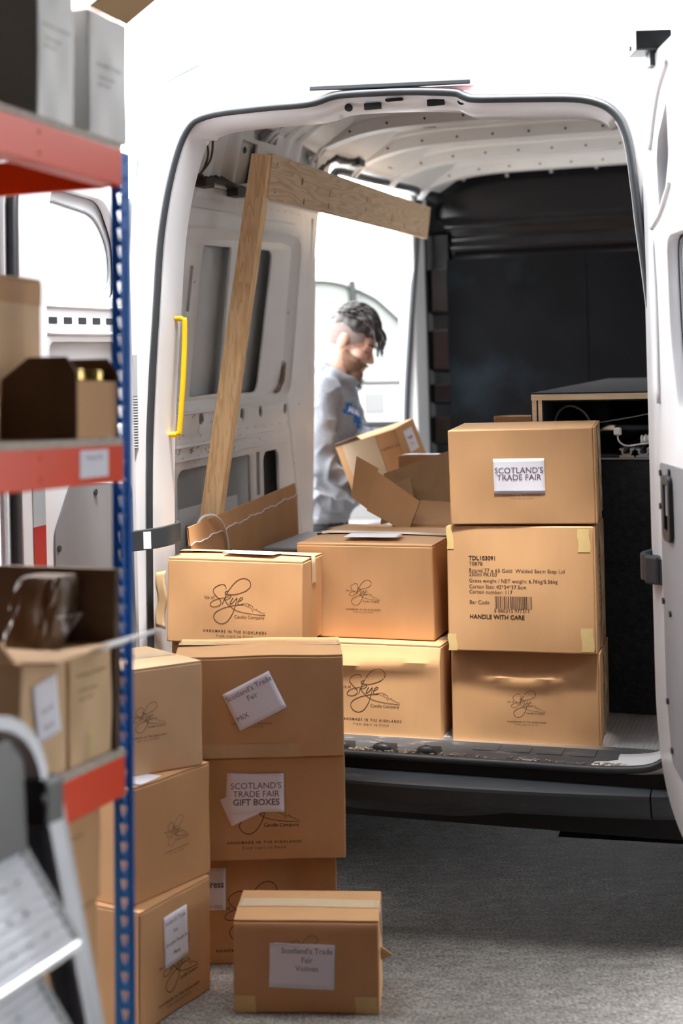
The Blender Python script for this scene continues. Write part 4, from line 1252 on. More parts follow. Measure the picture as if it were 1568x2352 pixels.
for k in range(240):
    x = rdb.choice([rdb.uniform(-0.30, 0.12), rdb.uniform(-0.28, 0.62), rdb.gauss(0.60, 0.03)]); y = rdb.uniform(0.012, 0.042)
    s = rdb.uniform(0.0015, 0.006); a = rdb.uniform(0, 6.3)
    X = Matrix.Translation((x, y, 0.4752)) @ Matrix.Rotation(a, 4, 'Z') @ Matrix.Rotation(rdb.uniform(-.5, .5), 4, 'X')
    db.box(-s, s, -s * 0.4, s * 0.4, 0, s * 0.5, X)
tag(part(db, 'dry_debris', 'chaff', weld=False), kind='stuff')
# bumper step
def bump_y(x):
    a = max(0, abs(x) - 0.70)
    return -0.088 + 0.055 * (x / 0.75) ** 2 + 1.9 * a * a
def bumper(x0, x1, n):
    b = MB()
    rings = []
    for k in range(n + 1):
        x = x0 + (x1 - x0) * k / n
        y = bump_y(x)
        inner = max(0.015, y + 0.06)
        rings.append([(x, inner + 0.05, 0.436), (x, inner, 0.434), (x, y + 0.010, 0.425), (x, y + 0.002, 0.420), (x, y, 0.412), (x, y + 0.008, 0.388), (x, y + 0.010, 0.378), (x, y + 0.016, 0.364), (x, y + 0.03, 0.352), (x, y + 0.07, 0.350), (x, y + 0.08, 0.318), (x, inner + 0.1, 0.315)])
    b.loft([list(r) for r in zip(*rings)], False)
    return b
part(bumper(-0.765, 0.675, 40), 'bumper', 'bumper', auto=30)
part(bumper(0.679, 0.985, 16), 'bumper_corner', 'bumper', auto=30)
part(bumper(-0.985, -0.769, 16), 'bumper_corner', 'bumper', auto=30)
for x in (-0.36, 0.19, 0.80):
    part(MB().disc((x, bump_y(x) + 0.0105, 0.379), (0, -1, 0), 0.009, 0.003, 14), 'bumper_screw', 'plastic')
fl_ = MB()
xs = [-0.95 + 1.9 * k / 60 for k in range(61)]
def sill_top(x):
    a = abs(x)
    return 0.462 if a < 0.62 else 0.462 + 0.9 * (a - 0.62) ** 2 if a < 0.74 else 0.475
fl_.loft([[(x, -0.006 if abs(x) < 0.72 else 0.0, z0 if z0 < 0.45 else sill_top(x)) for x in xs] for z0 in (0.30, 0.46)], False)
fl_.loft([[(x, y, sill_top(x)) for x in xs] for y in (-0.006, 0.004)], False)
part(fl_, 'sill_filler', 'under')
part(MB().box(-0.95, 0.95, 0.12, 5.7, 0.34, 0.43), 'underbody', 'under')
for sx in (-1, 1):
    part(MB().box(sx * 0.965 - 0.02, sx * 0.965 + 0.02, 0.14, 5.7, -0.10, 0.40), 'light_block_skirt', 'plastic', bevel=0.008)  # added along both sides to keep light from under the van
part(MB().loft([[(0.42, 0.02, 0.275), (0.98, 0.06, 0.275), (0.98, 0.25, 0.24), (0.50, 0.22, 0.235)], [(0.42, 0.30, 0.30), (0.98, 0.30, 0.30), (0.98, 0.40, 0.29), (0.5, 0.40, 0.29)]], True, True), 'mud_deflector', 'under')
for sx in (-1, 1):
    for y in (0.98, 4.55):
        zc_ = 0.335 - y * math.tan(R(2.4)) - 0.003
        w_ = MB()
        w_.grid(lambda u, v: ((0.74 + 0.22 * v) * sx, y + (0.335 - 0.03 * abs(2 * v - 1) ** 4) * math.cos(2 * math.pi * u), zc_ + (0.335 - 0.03 * abs(2 * v - 1) ** 4) * math.sin(2 * math.pi * u)), 36, 8, True)
        wo = part(w_, 'wheel', 'tyre', smooth=True)
        MB().disc((sx * 0.93, y, zc_), (-sx, 0, 0), 0.215, 0.16, 28).build('rim', 'alu_dull', wo, auto=40)
# yellow handrail on the left jamb
yh = smooth_path([(-0.735, 0.085, 1.717), (-0.700, 0.10, 1.717), (-0.688, 0.10, 1.714), (-0.682, 0.10, 1.700), (-0.690, 0.10, 1.55), (-0.707, 0.10, 1.385), (-0.711, 0.10, 1.372), (-0.722, 0.10, 1.367), (-0.765, 0.085, 1.367)], 5)
part(MB().tube(yh, 0.0085, 12), 'grab_handle', 'yellow', smooth=True)

# ---- rear doors, in their own (u from hinge to free edge, n outwards of the lining, z)
def make_door(name, side, hx, hy, ang):
    d = empty(name, (hx, hy, 0)); d.parent = van
    ca, sa = math.cos(R(ang)), math.sin(R(ang))
    def F(u, z, n):
        """n > 0 comes out of the inner face, towards the other door"""
        return (side * (sa * u - ca * n), -ca * u - sa * n, z)
    return d, F
def dpart(mb, name, m, parent, **kw):
    return mb.build(name, m, parent, **kw)
dl, FL = make_door('left_rear_door', -1, -0.80, -0.02, 1.0)
outl = round_poly([(0.0, 0.40), (0.60, 0.40), (0.605, 1.3), (0.59, 2.02), (0.55, 2.25), (0.08, 2.22), (0.0, 1.95)], 0.07, 5)
h1 = round_poly([(0.065, 1.80), (0.455, 1.80), (0.435, 2.045), (0.15, 2.02), (0.07, 1.93)], 0.06, 5)
dpart(holed(outl, [round_poly([(0.05, 1.77), (0.465, 1.77), (0.44, 2.075), (0.13, 2.06), (0.05, 1.94)], 0.05, 5), rrect(0.05, 0.465, 1.40, 1.655, 0.03)], 0.03, lambda u, v, w: FL(u, v, w), 0.006), 'door_frame', 'white', dl, auto=40)
dpart(holed(outl, [], 0.008, lambda u, v, w: FL(u, v, w - 0.065), 0.003), 'outer_skin', 'white', dl, auto=40)
dpart(MB().loft([[FL(u, v, -0.065) for u, v in outl], [FL(u, v, -0.004) for u, v in outl]]), 'door_edge', 'white', dl, auto=40)
dpart(holed(round_poly([(0.05, 1.77), (0.465, 1.77), (0.44, 2.075), (0.13, 2.06), (0.05, 1.94)], 0.05, 5), [], 0.006, lambda u, v, w: FL(u, v, w - 0.034), 0.002), 'inner_skin', 'white', dl, auto=40)
dpart(MB().tube([FL(u, v, -0.030) for u, v in off(h1, 0.004)], 0.003, 6, closed=True), 'panel_seam', 'lens_grey', dl, smooth=True)
dpart(holed(rrect(0.05, 0.465, 1.40, 1.655, 0.03), [], 0.006, lambda u, v, w: FL(u, v, w - 0.034), 0.002), 'inner_skin', 'white', dl, auto=40)
sl_ = MB()
for k in range(5):
    u = 0.13 + 0.078 * k
    sl_ = MB().loft([[FL(p, q, 0.0012) for p, q in rrect(u - 0.020, u + 0.020, 1.700, 1.716, 0.002, 2)], [FL(p, q, 0.0004) for p, q in rrect(u - 0.021, u + 0.021, 1.699, 1.717, 0.002, 2)]], True, True)
    dpart(sl_, 'rail_slot', 'rubber', dl)
for z in (1.745, 1.672):
    dpart(MB().tube([FL(0.04, z, 0.0), FL(0.47, z, 0.0)], 0.006, 6), 'rail_fold', 'white', dl, smooth=True)
dpart(holed(round_poly([(0.03, 0.55), (0.465, 0.55), (0.465, 1.14), (0.375, 1.27), (0.03, 1.23)], 0.02, 3), [], 0.005, lambda u, v, w: FL(u, v, w + 0.006), 0.001), 'door_lining', 'hardboard', dl)
for u, v in ((0.45, 1.10), (0.45, 0.8), (0.05, 1.2), (0.25, 1.23)):
    dpart(MB().disc(FL(u, v, 0.006), FL(0, 0, 1), 0.009, 0.004, 12), 'lining_screw', 'plastic', dl, auto=40)
rfl = dpart(MB().slab([FL(0.505, 0.95, 0.0015), FL(0.565, 0.95, 0.0015), FL(0.565, 1.17, 0.0015), FL(0.505, 1.17, 0.0015)], 0.001), 'reflector_red', 'red', dl)
dpart(MB().slab([FL(0.505, 1.1705, 0.0015), FL(0.565, 1.1705, 0.0015), FL(0.565, 1.30, 0.0015), FL(0.505, 1.30, 0.0015)], 0.001), 'reflector_white', 'lens_grey', dl)
dpart(MB().tube([FL(0.617, 0.42, -0.02), FL(0.620, 1.0, -0.02), FL(0.615, 1.6, -0.02), FL(0.605, 2.0, -0.02), FL(0.57, 2.24, -0.02)], 0.018, 8), 'edge_seal', 'rubber', dl, smooth=True)

dr, FR = make_door('right_rear_door', 1, 0.705, -0.02, 18.0)
outr = round_poly([(-0.045, 0.62), (0.03, 0.46), (0.20, 0.385), (0.70, 0.38), (0.72, 1.3), (0.70, 2.1), (0.62, 2.33), (0.12, 2.33), (-0.02, 2.05)], 0.09, 5)
rh = [round_poly([(0.150, 2.065), (0.175, 2.12), (0.29, 2.20), (0.30, 2.06), (0.235, 1.945), (0.16, 1.93)], 0.02, 3), round_poly([(0.235, 1.87), (0.60, 1.87), (0.62, 1.42), (0.32, 1.42), (0.25, 1.62)], 0.06, 5)]
dpart(holed(outr, rh, 0.03, lambda u, v, w: FR(u, v, w), 0.006), 'door_frame', 'white', dr, auto=40)
dpart(holed(outr, [], 0.008, lambda u, v, w: FR(u, v, w - 0.07), 0.003), 'outer_skin', 'white', dr, auto=40)
dpart(MB().loft([[FR(u, v, -0.07) for u, v in outr], [FR(u, v, -0.004) for u, v in outr]]), 'door_edge', 'white', dr, auto=40)
dpart(holed(rh[1], [], 0.006, lambda u, v, w: FR(u, v, w - 0.036), 0.002), 'inner_skin', 'white', dr, auto=40)
dpart(MB().tube([FR(u, v, -0.033) for u, v in off(rh[1], 0.012)], 0.003, 6, closed=True), 'panel_seam', 'lens_grey', dr, smooth=True)
dpart(holed(rh[0], [], 0.006, lambda u, v, w: FR(u, v, w - 0.05), 0.002), 'cavity_back', 'rubber', dr)
for q in ([(0.10, 2.10), (0.20, 2.22), (0.32, 2.28)], [(0.09, 1.90), (0.20, 1.93), (0.31, 1.99)], [(0.10, 1.87), (0.12, 1.70), (0.12, 1.45)]):
    dpart(MB().tube(smooth_path([FR(u, v, 0.0) for u, v in q], 5), 0.009, 8), 'pressed_rib', 'white', dr, smooth=True)
dpart(holed(round_poly([(0.118, 1.30), (0.60, 1.305), (0.60, 0.50), (0.165, 0.55), (0.118, 0.72)], 0.02, 3), [], 0.005, lambda u, v, w: FR(u, v, w + 0.006), 0.001), 'door_lining', 'hardboard', dr)
gh = holed(rrect(0.185, 0.262, 1.115, 1.275, 0.022), [rrect(0.200, 0.248, 1.135, 1.255, 0.008)], 0.012, lambda u, v, w: FR(u, v, w + 0.018), 0.003)
pull = dpart(gh, 'pull_handle', 'plastic', dr, auto=40)
MB().slab([FR(0.200, 1.175, 0.012), FR(0.248, 1.175, 0.012), FR(0.248, 1.255, 0.012), FR(0.200, 1.255, 0.012)], 0.005).build('pull_lever', 'hardboard', pull)
MB().slab([FR(0.200, 1.135, 0.007), FR(0.248, 1.135, 0.007), FR(0.248, 1.175, 0.007), FR(0.200, 1.175, 0.007)], 0.001).build('pull_pocket', 'under', pull)
for u, v in ((0.135, 1.275), (0.235, 1.285), (0.126, 1.19), (0.126, 0.95), (0.20, 0.93), (0.14, 0.70), (0.175, 0.585)):
    dpart(MB().disc(FR(u, v, 0.006), (Vector(FR(0, 0, 1)) - Vector(FR(0, 0, 0))), 0.008, 0.005, 12), 'lining_screw', 'plastic', dr, auto=40)
lt = MB()
lt.loft([[FR(u, v, n) for u, v in ((0.10, 2.335), (0.20, 2.335), (0.20, 2.385), (0.15, 2.395), (0.10, 2.375))] for n in (-0.04, 0.05)], True, True)
lat = dpart(lt, 'top_latch', 'rubber', dr, bevel=0.004)
MB().slab([FR(0.13, 2.30, 0.012), FR(0.18, 2.30, 0.012), FR(0.18, 2.335, 0.012), FR(0.13, 2.335, 0.012)], 0.02).build('latch_tail', 'rubber', lat)
MB().disc(FR(0.125, 2.355, 0.05), (Vector(FR(0, 0, 1)) - Vector(FR(0, 0, 0))), 0.007, 0.004, 12).build('latch_bolt', 'alu', lat)
# check straps at the hinges
def strap(pts, w, t, name):
    P = smooth_path(pts, 6)
    b = MB()
    rings = []
    for i, p in enumerate(P):
        tt = (P[min(i + 1, len(P) - 1)] - P[max(i - 1, 0)]); tt.z = 0; tt.normalize()
        nn = Vector((tt.y, -tt.x, 0))
        rings.append([p + nn * t + Vector((0, 0, w)), p - nn * t + Vector((0, 0, w)), p - nn * t - Vector((0, 0, w)), p + nn * t - Vector((0, 0, w))])
    b.loft(rings, True, True)
    return part(b, name, 'rubber', bevel=0.003)
s1 = strap([(-0.850, -0.10, 1.065), (-0.800, -0.105, 1.068), (-0.755, -0.075, 1.071), (-0.715, -0.045, 1.075), (-0.690, -0.02, 1.08), (-0.682, 0.02, 1.083), (-0.70, 0.045, 1.085)], 0.030, 0.006, 'check_strap')
MB().box(-0.028, 0.028, -0.024, 0.020, -0.040, 0.040).build('strap_catch', 'plastic', s1, loc=(-0.805, -0.108, 1.066), rot=(0, 0, 0.3), bevel=0.005)
MB().slab([(-0.748, -0.0795, 1.045), (-0.730, -0.066, 1.045), (-0.730, -0.066, 1.095), (-0.748, -0.0795, 1.095)], 0.001).build('strap_sticker', 'paper', s1)
s2 = strap([(0.730, -0.10, 1.015), (0.715, -0.07, 1.017), (0.690, -0.055, 1.02), (0.675, -0.035, 1.02), (0.678, -0.005, 1.022), (0.695, 0.02, 1.024)], 0.034, 0.006, 'check_strap')
MB().box(-0.022, 0.022, -0.02, 0.016, -0.036, 0.036).build('strap_catch', 'plastic', s2, loc=(0.712, -0.075, 1.018), rot=(0, 0, -0.6), bevel=0.005)
# tail lamps
for sx in (-1, 1):
    lm = MB()
    lm.grid(lambda u, v: (sx * (0.795 + 0.012 * math.sin(math.pi * u) + 0.03 * u), 0.004 - 0.026 * math.sin(math.pi * u) - 0.002 * math.cos(2 * math.pi * 34 * v) * (v < 0.55), 1.335 + 0.275 * v), 10, 136)
    part(lm, 'tail_lamp', 'lens_grey', auto=50)
# ------------------------------------------------------------------ other things inside the van (placed with vl, van coordinates)
VROT = (R(2.4), 0, R(-18.5))
def invan(name, x, y, z, label, cat, group=None):
    return tag(empty(name, vl(x, y, z), VROT), label, cat, group)
# timber goal-post frame along the left wall
tf = invan('timber_frame', -0.84, 0.36, 0.477, 'pale timber frame of a leaning batten nailed to a wide board, along the left wall', 'timber')
def rel(x, y, z):
    return Vector((x + 0.84, y - 0.36, z - 0.477))
p0, p1 = rel(-0.842, 0.375, 0.479), rel(-0.600, 0.572, 2.262)
ax = (p1 - p0).normalized()
ux = (Vector((1, 0, 0)) - ax * ax.x).normalized()
uy = ax.cross(ux)
L = (p1 - p0).length
X = Matrix((ux, uy, ax)).transposed().to_4x4()
X.translation = p0
b = MB(); b.box(-0.033, 0.033, -0.022, 0.022, 0, L)
o = b.build('batten', 'pine', tf, bevel=0.002)
for v in o.data.vertices: pass
o.data.transform(X.inverted() @ X); o.data.transform(X)
b = MB(); b.box(0, 2.02, -0.011, 0.011, -0.074, 0.074)
bd = b.build('top_board', 'pine_board', tf, bevel=0.0015)
bd.matrix_local = Matrix.Translation(rel(-0.580, 0.560, 2.192)) @ Matrix.Rotation(R(90), 4, 'Z') @ Matrix.Rotation(R(8), 4, 'X')
kn = MB()
for (u, v, r1, r2) in ((0.30, 0.012, 0.010, 0.014), (0.335, -0.055, 0.007, 0.012), (0.60, 0.0, 0.005, 0.013), (0.60, -0.045, 0.005, 0.012), (1.05, 0.02, 0.006, 0.012), (1.05, -0.02, 0.006, 0.010), (1.42, -0.03, 0.006, 0.02), (1.62, -0.045, 0.006, 0.013), (0.05, -0.05, 0.004, 0.006), (0.05, 0.045, 0.004, 0.006)):
    q = [Vector((u + r1 * math.cos(t), -0.0114, v + r2 * math.sin(t))) for t in [2 * math.pi * k / 12 for k in range(12)]]
    kn.add(q, [tuple(range(12))])
kn.build('knots', 'dirt', bd)
# cardboard sheet with a torn crease, leaning on the wall
cs = invan('cardboard_sheet', -0.80, 0.70, 0.477, 'long corrugated cardboard sheet with a torn crease standing along the left van wall', 'cardboard')
def cr(x, y, z):
    return (x + 0.80, y - 0.70, z - 0.477)
def zt(y): return 1.074 + 0.048 * (y - 0.13) / 0.99
def zc(y): return 1.018 + 0.063 * (y - 0.13) / 0.99 + 0.003 * math.sin(40 * y) + 0.002 * math.sin(97 * y)
up_ = MB()
NY = 60
ysx = [0.175 + 0.945 * k / NY for k in range(NY + 1)]
up_.loft([[cr(-0.718, y, zc(y) + 0.002) for y in ysx], [cr(-0.722, y, zt(y)) for y in ysx], [cr(-0.727, y, zt(y)) for y in ysx], [cr(-0.723, y, zc(y) + 0.002) for y in ysx]], False)
up_.build('folded_strip', 'kraft', cs)
lo_ = MB()
lo_.loft([[cr(-0.706, y, 0.482) for y in ysx], [cr(-0.715, y, zc(y)) for y in ysx], [cr(-0.721, y, zc(y)) for y in ysx], [cr(-0.712, y, 0.482) for y in ysx]], False)
lo_.build('main_panel', 'kraft', cs)
te = MB()
te.tube([cr(-0.715, y, zc(y)) for y in ysx], 0.0022, 5)
te.build('torn_edge', 'paper', cs)
wc = invan('white_cable', -0.77, 0.45, 0.95, 'white cable looped over the cardboard sheet behind the left carton', 'cable')
def cw(x, y, z): return (x + 0.77, y - 0.45, z - 0.95)
MB().tube(smooth_path([cw(-0.735, 0.262, 1.02), cw(-0.735, 0.272, 1.07), cw(-0.728, 0.298, 1.094), cw(-0.712, 0.345, 1.094), cw(-0.705, 0.395, 1.066), cw(-0.704, 0.425, 1.022), cw(-0.704, 0.44, 0.97), cw(-0.70, 0.445, 0.85), cw(-0.70, 0.45, 0.485)], 6), 0.0045, 8).build('cable', 'cable_white', wc, smooth=True)
# grey crate behind the cartons
gc = invan('plastic_crate', -0.48, 0.86, 0.477, 'grey plastic crate behind the cartons beside the cardboard sheet', 'crate')
for (x0, x1, y0, y1) in ((-0.18, 0.18, -0.20, -0.192), (-0.18, 0.18, 0.192, 0.20), (-0.18, -0.172, -0.192, 0.192), (0.172, 0.18, -0.192, 0.192)):
    MB().box(x0, x1, y0, y1, 0.0, 0.462).build('side_wall', 'grey_plastic', gc)
MB().box(-0.172, 0.172, -0.192, 0.192, 0.0, 0.008).build('base', 'grey_plastic', gc)
MB().box(-0.19, 0.19, -0.21, 0.21, 0.462, 0.474).build('lid', 'grey_plastic', gc, bevel=0.004)
# big open carton with spread flaps
oc = Carton('large open carton with tall spread flaps, behind the carton with the white-papered lid', tuple(vl(-0.02, 0.80, 0.4765)), -18.5, 0.46, 0.30, 0.54, 'cartons loaded in the van', 'top', seed=41, open_top=True, flaps=False, tape=False)
ocM = oc.root.matrix_basis.inverted()
OCI = (Matrix.Translation(vl(-0.02, 0.80, 0.4765)) @ Matrix.Rotation(R(-18.5), 4, 'Z')).inverted()
def flapq(name, quad, m, t=0.005):
    MB().slab([OCI @ Vector(p) for p in quad], t).build(name, m, oc.root)
flapq('flap_tip', [(0.049, 4.98, 1.274), (0.121, 4.922, 1.234), (0.094, 4.884, 1.085), (0.028, 4.95, 1.137)], 'kraft')
flapq('side_flap', [(0.112, 4.925, 1.226), (0.258, 4.82, 1.124), (0.215, 4.80, 1.020), (0.080, 4.89, 1.090)], 'kraft')
flapq('front_flap', [(0.268, 5.0, 1.113), (0.43, 4.95, 1.105), (0.41, 4.76, 1.022), (0.222, 4.81, 1.022)], 'kraft')
flapq('back_flap', [(0.145, 5.14, 1.205), (0.44, 5.10, 1.305), (0.44, 5.04, 1.06), (0.20, 5.10, 1.00)], 'kraft_in')
flapq('inner_fold', [(0.150, 5.10, 1.150), (0.235, 5.07, 1.195), (0.26, 5.02, 1.06), (0.13, 5.06, 1.03)], 'kraft_in')
# cartons further in
c = Carton('small carton with a white lid label beside the open flaps', (0.285, 5.31, 1.138), -20, 0.17, 0.14, 0.125, 'cartons loaded in the van', 'top', seed=42, flaps=False)
c.T = 0.0
c.label(0, 0.07, 0.15, 0.12, 0, side='top')
Carton('hidden carton supporting the small white-lidded one', (0.30, 5.27, 0.492), -20, 0.26, 0.24, 0.638, 'cartons loaded in the van', 'top', seed=43, flaps=False)
Carton('shadowed carton on the van floor between the open flaps and the doorway', (0.025, 5.25, 0.50), -24, 0.20, 0.22, 0.50, 'cartons loaded in the van', 'top', seed=44, flaps=False)
Carton('tall carton behind the top of the right-hand stack, mostly hidden', (0.66, 5.20, 0.49), -18.5, 0.22, 0.28, 0.915, 'cartons loaded in the van', 'top', seed=45, flaps=False)
# carton held by the man
hx = Vector((0.243, -0.150, 0.077)).normalized()
hz = -Vector((0.024, 0.02, -0.128)); hz = (hz - hx * hz.dot(hx)).normalized()
hy = hz.cross(hx)
HM = Matrix((hx, hy, hz)).transposed().to_4x4()
HM.translation = Vector((0.133, 5.955, 1.195)) - hz * 0.085
c = Carton('battered carton with a white side label held tilted by the man', (0, 0, 0), 0, 0.296, 0.19, 0.215, 'carton in the hands', 'top', seed=46, m='kraft', flaps=False, tape=False)
c.root.location = HM.translation
c.root.rotation_euler = HM.to_euler()
c.text([('APOTHECARY SUPPLY CO.', 0.055, 0.145, 0.016, {})])
c.label(0.10, 0.14, 0.085, 0.095, 0, [('Fragile', 0, 0.012, 0.018, dict(bold=True)), ('20 kg', 0, -0.015, 0.014, {})], side='right')
c.patch(-0.115, 0.05, 0.002, 0.213, m='tape', name='tape_patch')
W, D, H = c.W, c.D, c.H
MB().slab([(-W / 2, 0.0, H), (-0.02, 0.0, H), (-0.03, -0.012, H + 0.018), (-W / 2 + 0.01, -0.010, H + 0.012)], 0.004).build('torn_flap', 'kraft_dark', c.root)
HELD = HM

# carpeted plywood shelving at the right
su = invan('carpeted_shelf_unit', 0.56, 0.56, 0.476, 'black carpeted plywood shelf unit along the right side of the van', 'shelving')
def b2(name, m, x0, x1, y0, y1, z0, z1, **kw):
    return MB().box(x0 - 0.56, x1 - 0.56, y0 - 0.56, y1 - 0.56, z0 - 0.476, z1 - 0.476).build(name, m, su, **kw)
b2('top_board', 'ply_edge', 0.279, 0.845, 0.550, 2.30, 1.436, 1.454)
b2('top_carpet', 'felt', 0.277, 0.845, 0.556, 2.30, 1.4545, 1.459)
b2('side_board', 'ply_edge', 0.281, 0.295, 0.551, 2.30, 0.478, 1.4355)
b2('side_carpet', 'felt', 0.277, 0.2805, 0.556, 2.30, 0.478, 1.4355)
b2('inner_carpet', 'felt', 0.2955, 0.2995, 0.553, 2.29, 1.275, 1.4355)
b2('inner_board', 'ply_edge', 0.300, 0.312, 0.551, 2.29, 1.275, 1.4355)
b2('inner_lining', 'felt', 0.3125, 0.316, 0.556, 2.28, 1.275, 1.4355)
b2('ceiling_lining', 'felt', 0.3165, 0.84, 0.558, 2.28, 1.431, 1.4358)
b2('back_board', 'felt', 0.3165, 0.84, 2.00, 2.015, 1.275, 1.430)
b2('right_board', 'felt', 0.832, 0.844, 0.56, 2.0, 1.275, 1.430)
b2('mid_board', 'felt', 0.296, 0.845, 0.565, 2.0, 1.245, 1.258)
b2('lower_front', 'felt', 0.296, 0.845, 0.565, 0.580, 0.479, 1.2445)
b2('front_edge_strip', 'alu', 0.296, 0.845, 0.560, 0.5645, 1.252, 1.2575)
for k in range(3):
    y = 0.0
    x = 0.565 + 0.05 * k
    tr_ = holed([(-0.022, 0), (0.022, 0), (0.022, 0.004), (0.009, 0.006), (0.016, 0.012), (0.016, 0.020), (0.022, 0.022), (0.022, 0.026), (0.010, 0.026), (0.010, 0.022), (0.012, 0.014), (0.006, 0.009), (-0.006, 0.009), (-0.012, 0.014), (-0.010, 0.022), (-0.010, 0.026), (-0.022, 0.026), (-0.022, 0.022), (-0.016, 0.020), (-0.016, 0.012), (-0.009, 0.006), (-0.022, 0.004)], [], 0.9, lambda u, v, w: (u, -w, v), 0.0005)
    t_ = invan('seat_track', x, 0.565, 1.2585, 'aluminium track lying on the shelf, number %s from the left' % ['one', 'two', 'three'][k], 'track', 'aluminium tracks on the van shelf')
    t_['label'] = ['leftmost aluminium track lying on the shelf beside the stack', 'middle aluminium track lying on the shelf beside the stack', 'aluminium track nearest the right door lying on the shelf'][k]
    tr_.build('profile', 'alu', t_)
def cbl(name, pts, r, m, label):
    o0 = pts[0]
    t_ = invan(name, o0[0], o0[1], o0[2], label, 'cable')
    MB().tube(smooth_path([(p[0] - o0[0], p[1] - o0[1], p[2] - o0[2]) for p in pts], 8), r, 8).build('cable', m, t_, smooth=True)
    return t_
cbl('grey_cable', [(0.33, 0.70, 1.262), (0.325, 0.68, 1.34), (0.34, 0.67, 1.39), (0.37, 0.66, 1.412), (0.40, 0.66, 1.408), (0.43, 0.66, 1.385), (0.45, 0.68, 1.33), (0.455, 0.70, 1.262)], 0.004, 'cable_grey', 'grey cable arching above the topmost carton inside the shelf unit')
cbl('thin_cable', [(0.47, 0.66, 1.36), (0.55, 0.66, 1.372), (0.64, 0.67, 1.388), (0.74, 0.69, 1.40), (0.82, 0.75, 1.405)], 0.0025, 'cable_grey', 'thin grey cable slung across the shelf beside the right door')
t_ = cbl('white_plug_lead', [(0.535, 0.60, 1.325), (0.537, 0.60, 1.308), (0.548, 0.60, 1.296), (0.565, 0.61, 1.290), (0.60, 0.62, 1.294), (0.66, 0.63, 1.2995)], 0.003, 'cable_white', 'white plug on a lead above the aluminium tracks')
MB().box(-0.012, 0.012, -0.01, 0.01, -0.002, 0.022).build('plug', 'cable_white', t_, bevel=0.005)
ct = invan('ribbed_hose', 0.60, 0.64, 1.289, 'short white ribbed hose on the aluminium tracks beside the right door', 'hose')
MB().grid(lambda u, v: (0.26 * v, 0.02 * v + (0.014 + 0.003 * math.sin(2 * math.pi * 22 * v)) * math.cos(2 * math.pi * u), 0.016 + 0.045 * v + (0.014 + 0.003 * math.sin(2 * math.pi * 22 * v)) * math.sin(2 * math.pi * u)), 14, 132, True).build('hose', 'cable_white', ct, smooth=True)

# ------------------------------------------------------------------ parked van seen through the side doorway
pv = tag(empty('parked_van', (0.0, 10.0, 0.0), (0, 0, R(-8))), 'overexposed white van parked outside beyond the side doorway, behind the man', 'van')
PK = 1.11
def pk2(P): return [(u * PK, 1.44 + (v - 1.44) * PK) for u, v in P]
body_prof = pk2([(-2.6, 0.45), (-2.6, 1.50), (-2.52, 2.30), (-2.3, 2.44), (-0.6, 2.44), (-0.15, 2.40), (0.15, 2.30), (0.42, 2.10), (0.55, 1.85), (0.62, 1.60), (0.70, 1.42), (0.72, 1.2), (0.72, 0.45)])
win_a = round_poly(pk2([(-0.55, 1.60), (-0.55, 2.25), (-0.10, 2.25), (0.055, 2.215), (0.095, 1.60)]), 0.05)
win_b = round_poly(pk2([(0.125, 1.60), (0.088, 2.20), (0.22, 2.13), (0.38, 1.98), (0.50, 1.72), (0.52, 1.60)]), 0.04)
outer_ = round_poly(body_prof, 0.12, 5)
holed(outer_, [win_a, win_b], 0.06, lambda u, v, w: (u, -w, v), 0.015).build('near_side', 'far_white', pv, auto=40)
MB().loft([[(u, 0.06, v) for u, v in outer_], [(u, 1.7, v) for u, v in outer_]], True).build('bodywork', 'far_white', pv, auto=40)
for w in (win_a, win_b):
    holed(w, [], 0.006, lambda u, v, w_: (u, 0.03 - w_, v), 0.001).build('side_window', 'far_glass', pv)
    MB().tube([(u, -0.002, v) for u, v in w], 0.012, 6, closed=True).build('window_seal', 'far_seal', pv, smooth=True)
MB().tube([(0.12, -0.006, 1.573), (0.08, -0.006, 2.339)], 0.024, 8).build('window_pillar', 'far_seal', pv, smooth=True)
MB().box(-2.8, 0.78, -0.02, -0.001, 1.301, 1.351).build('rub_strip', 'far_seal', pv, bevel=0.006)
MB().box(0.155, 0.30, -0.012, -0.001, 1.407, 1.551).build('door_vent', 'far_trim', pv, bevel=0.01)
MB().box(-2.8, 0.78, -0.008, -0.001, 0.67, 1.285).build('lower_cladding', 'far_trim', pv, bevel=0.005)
for x in (-2.2, 0.25):
    wo = MB().grid(lambda u, v, x=x: (x + (0.33 - 0.03 * abs(2 * v - 1) ** 4) * math.cos(2 * math.pi * u), -0.03 + 0.22 * v, 0.33 + (0.33 - 0.03 * abs(2 * v - 1) ** 4) * math.sin(2 * math.pi * u)), 32, 6, True).build('wheel', 'tyre', pv, smooth=True)
    MB().disc((x, -0.01, 0.33), (0, 1, 0), 0.21, 0.16, 24).build('rim', 'alu_dull', wo, auto=40)
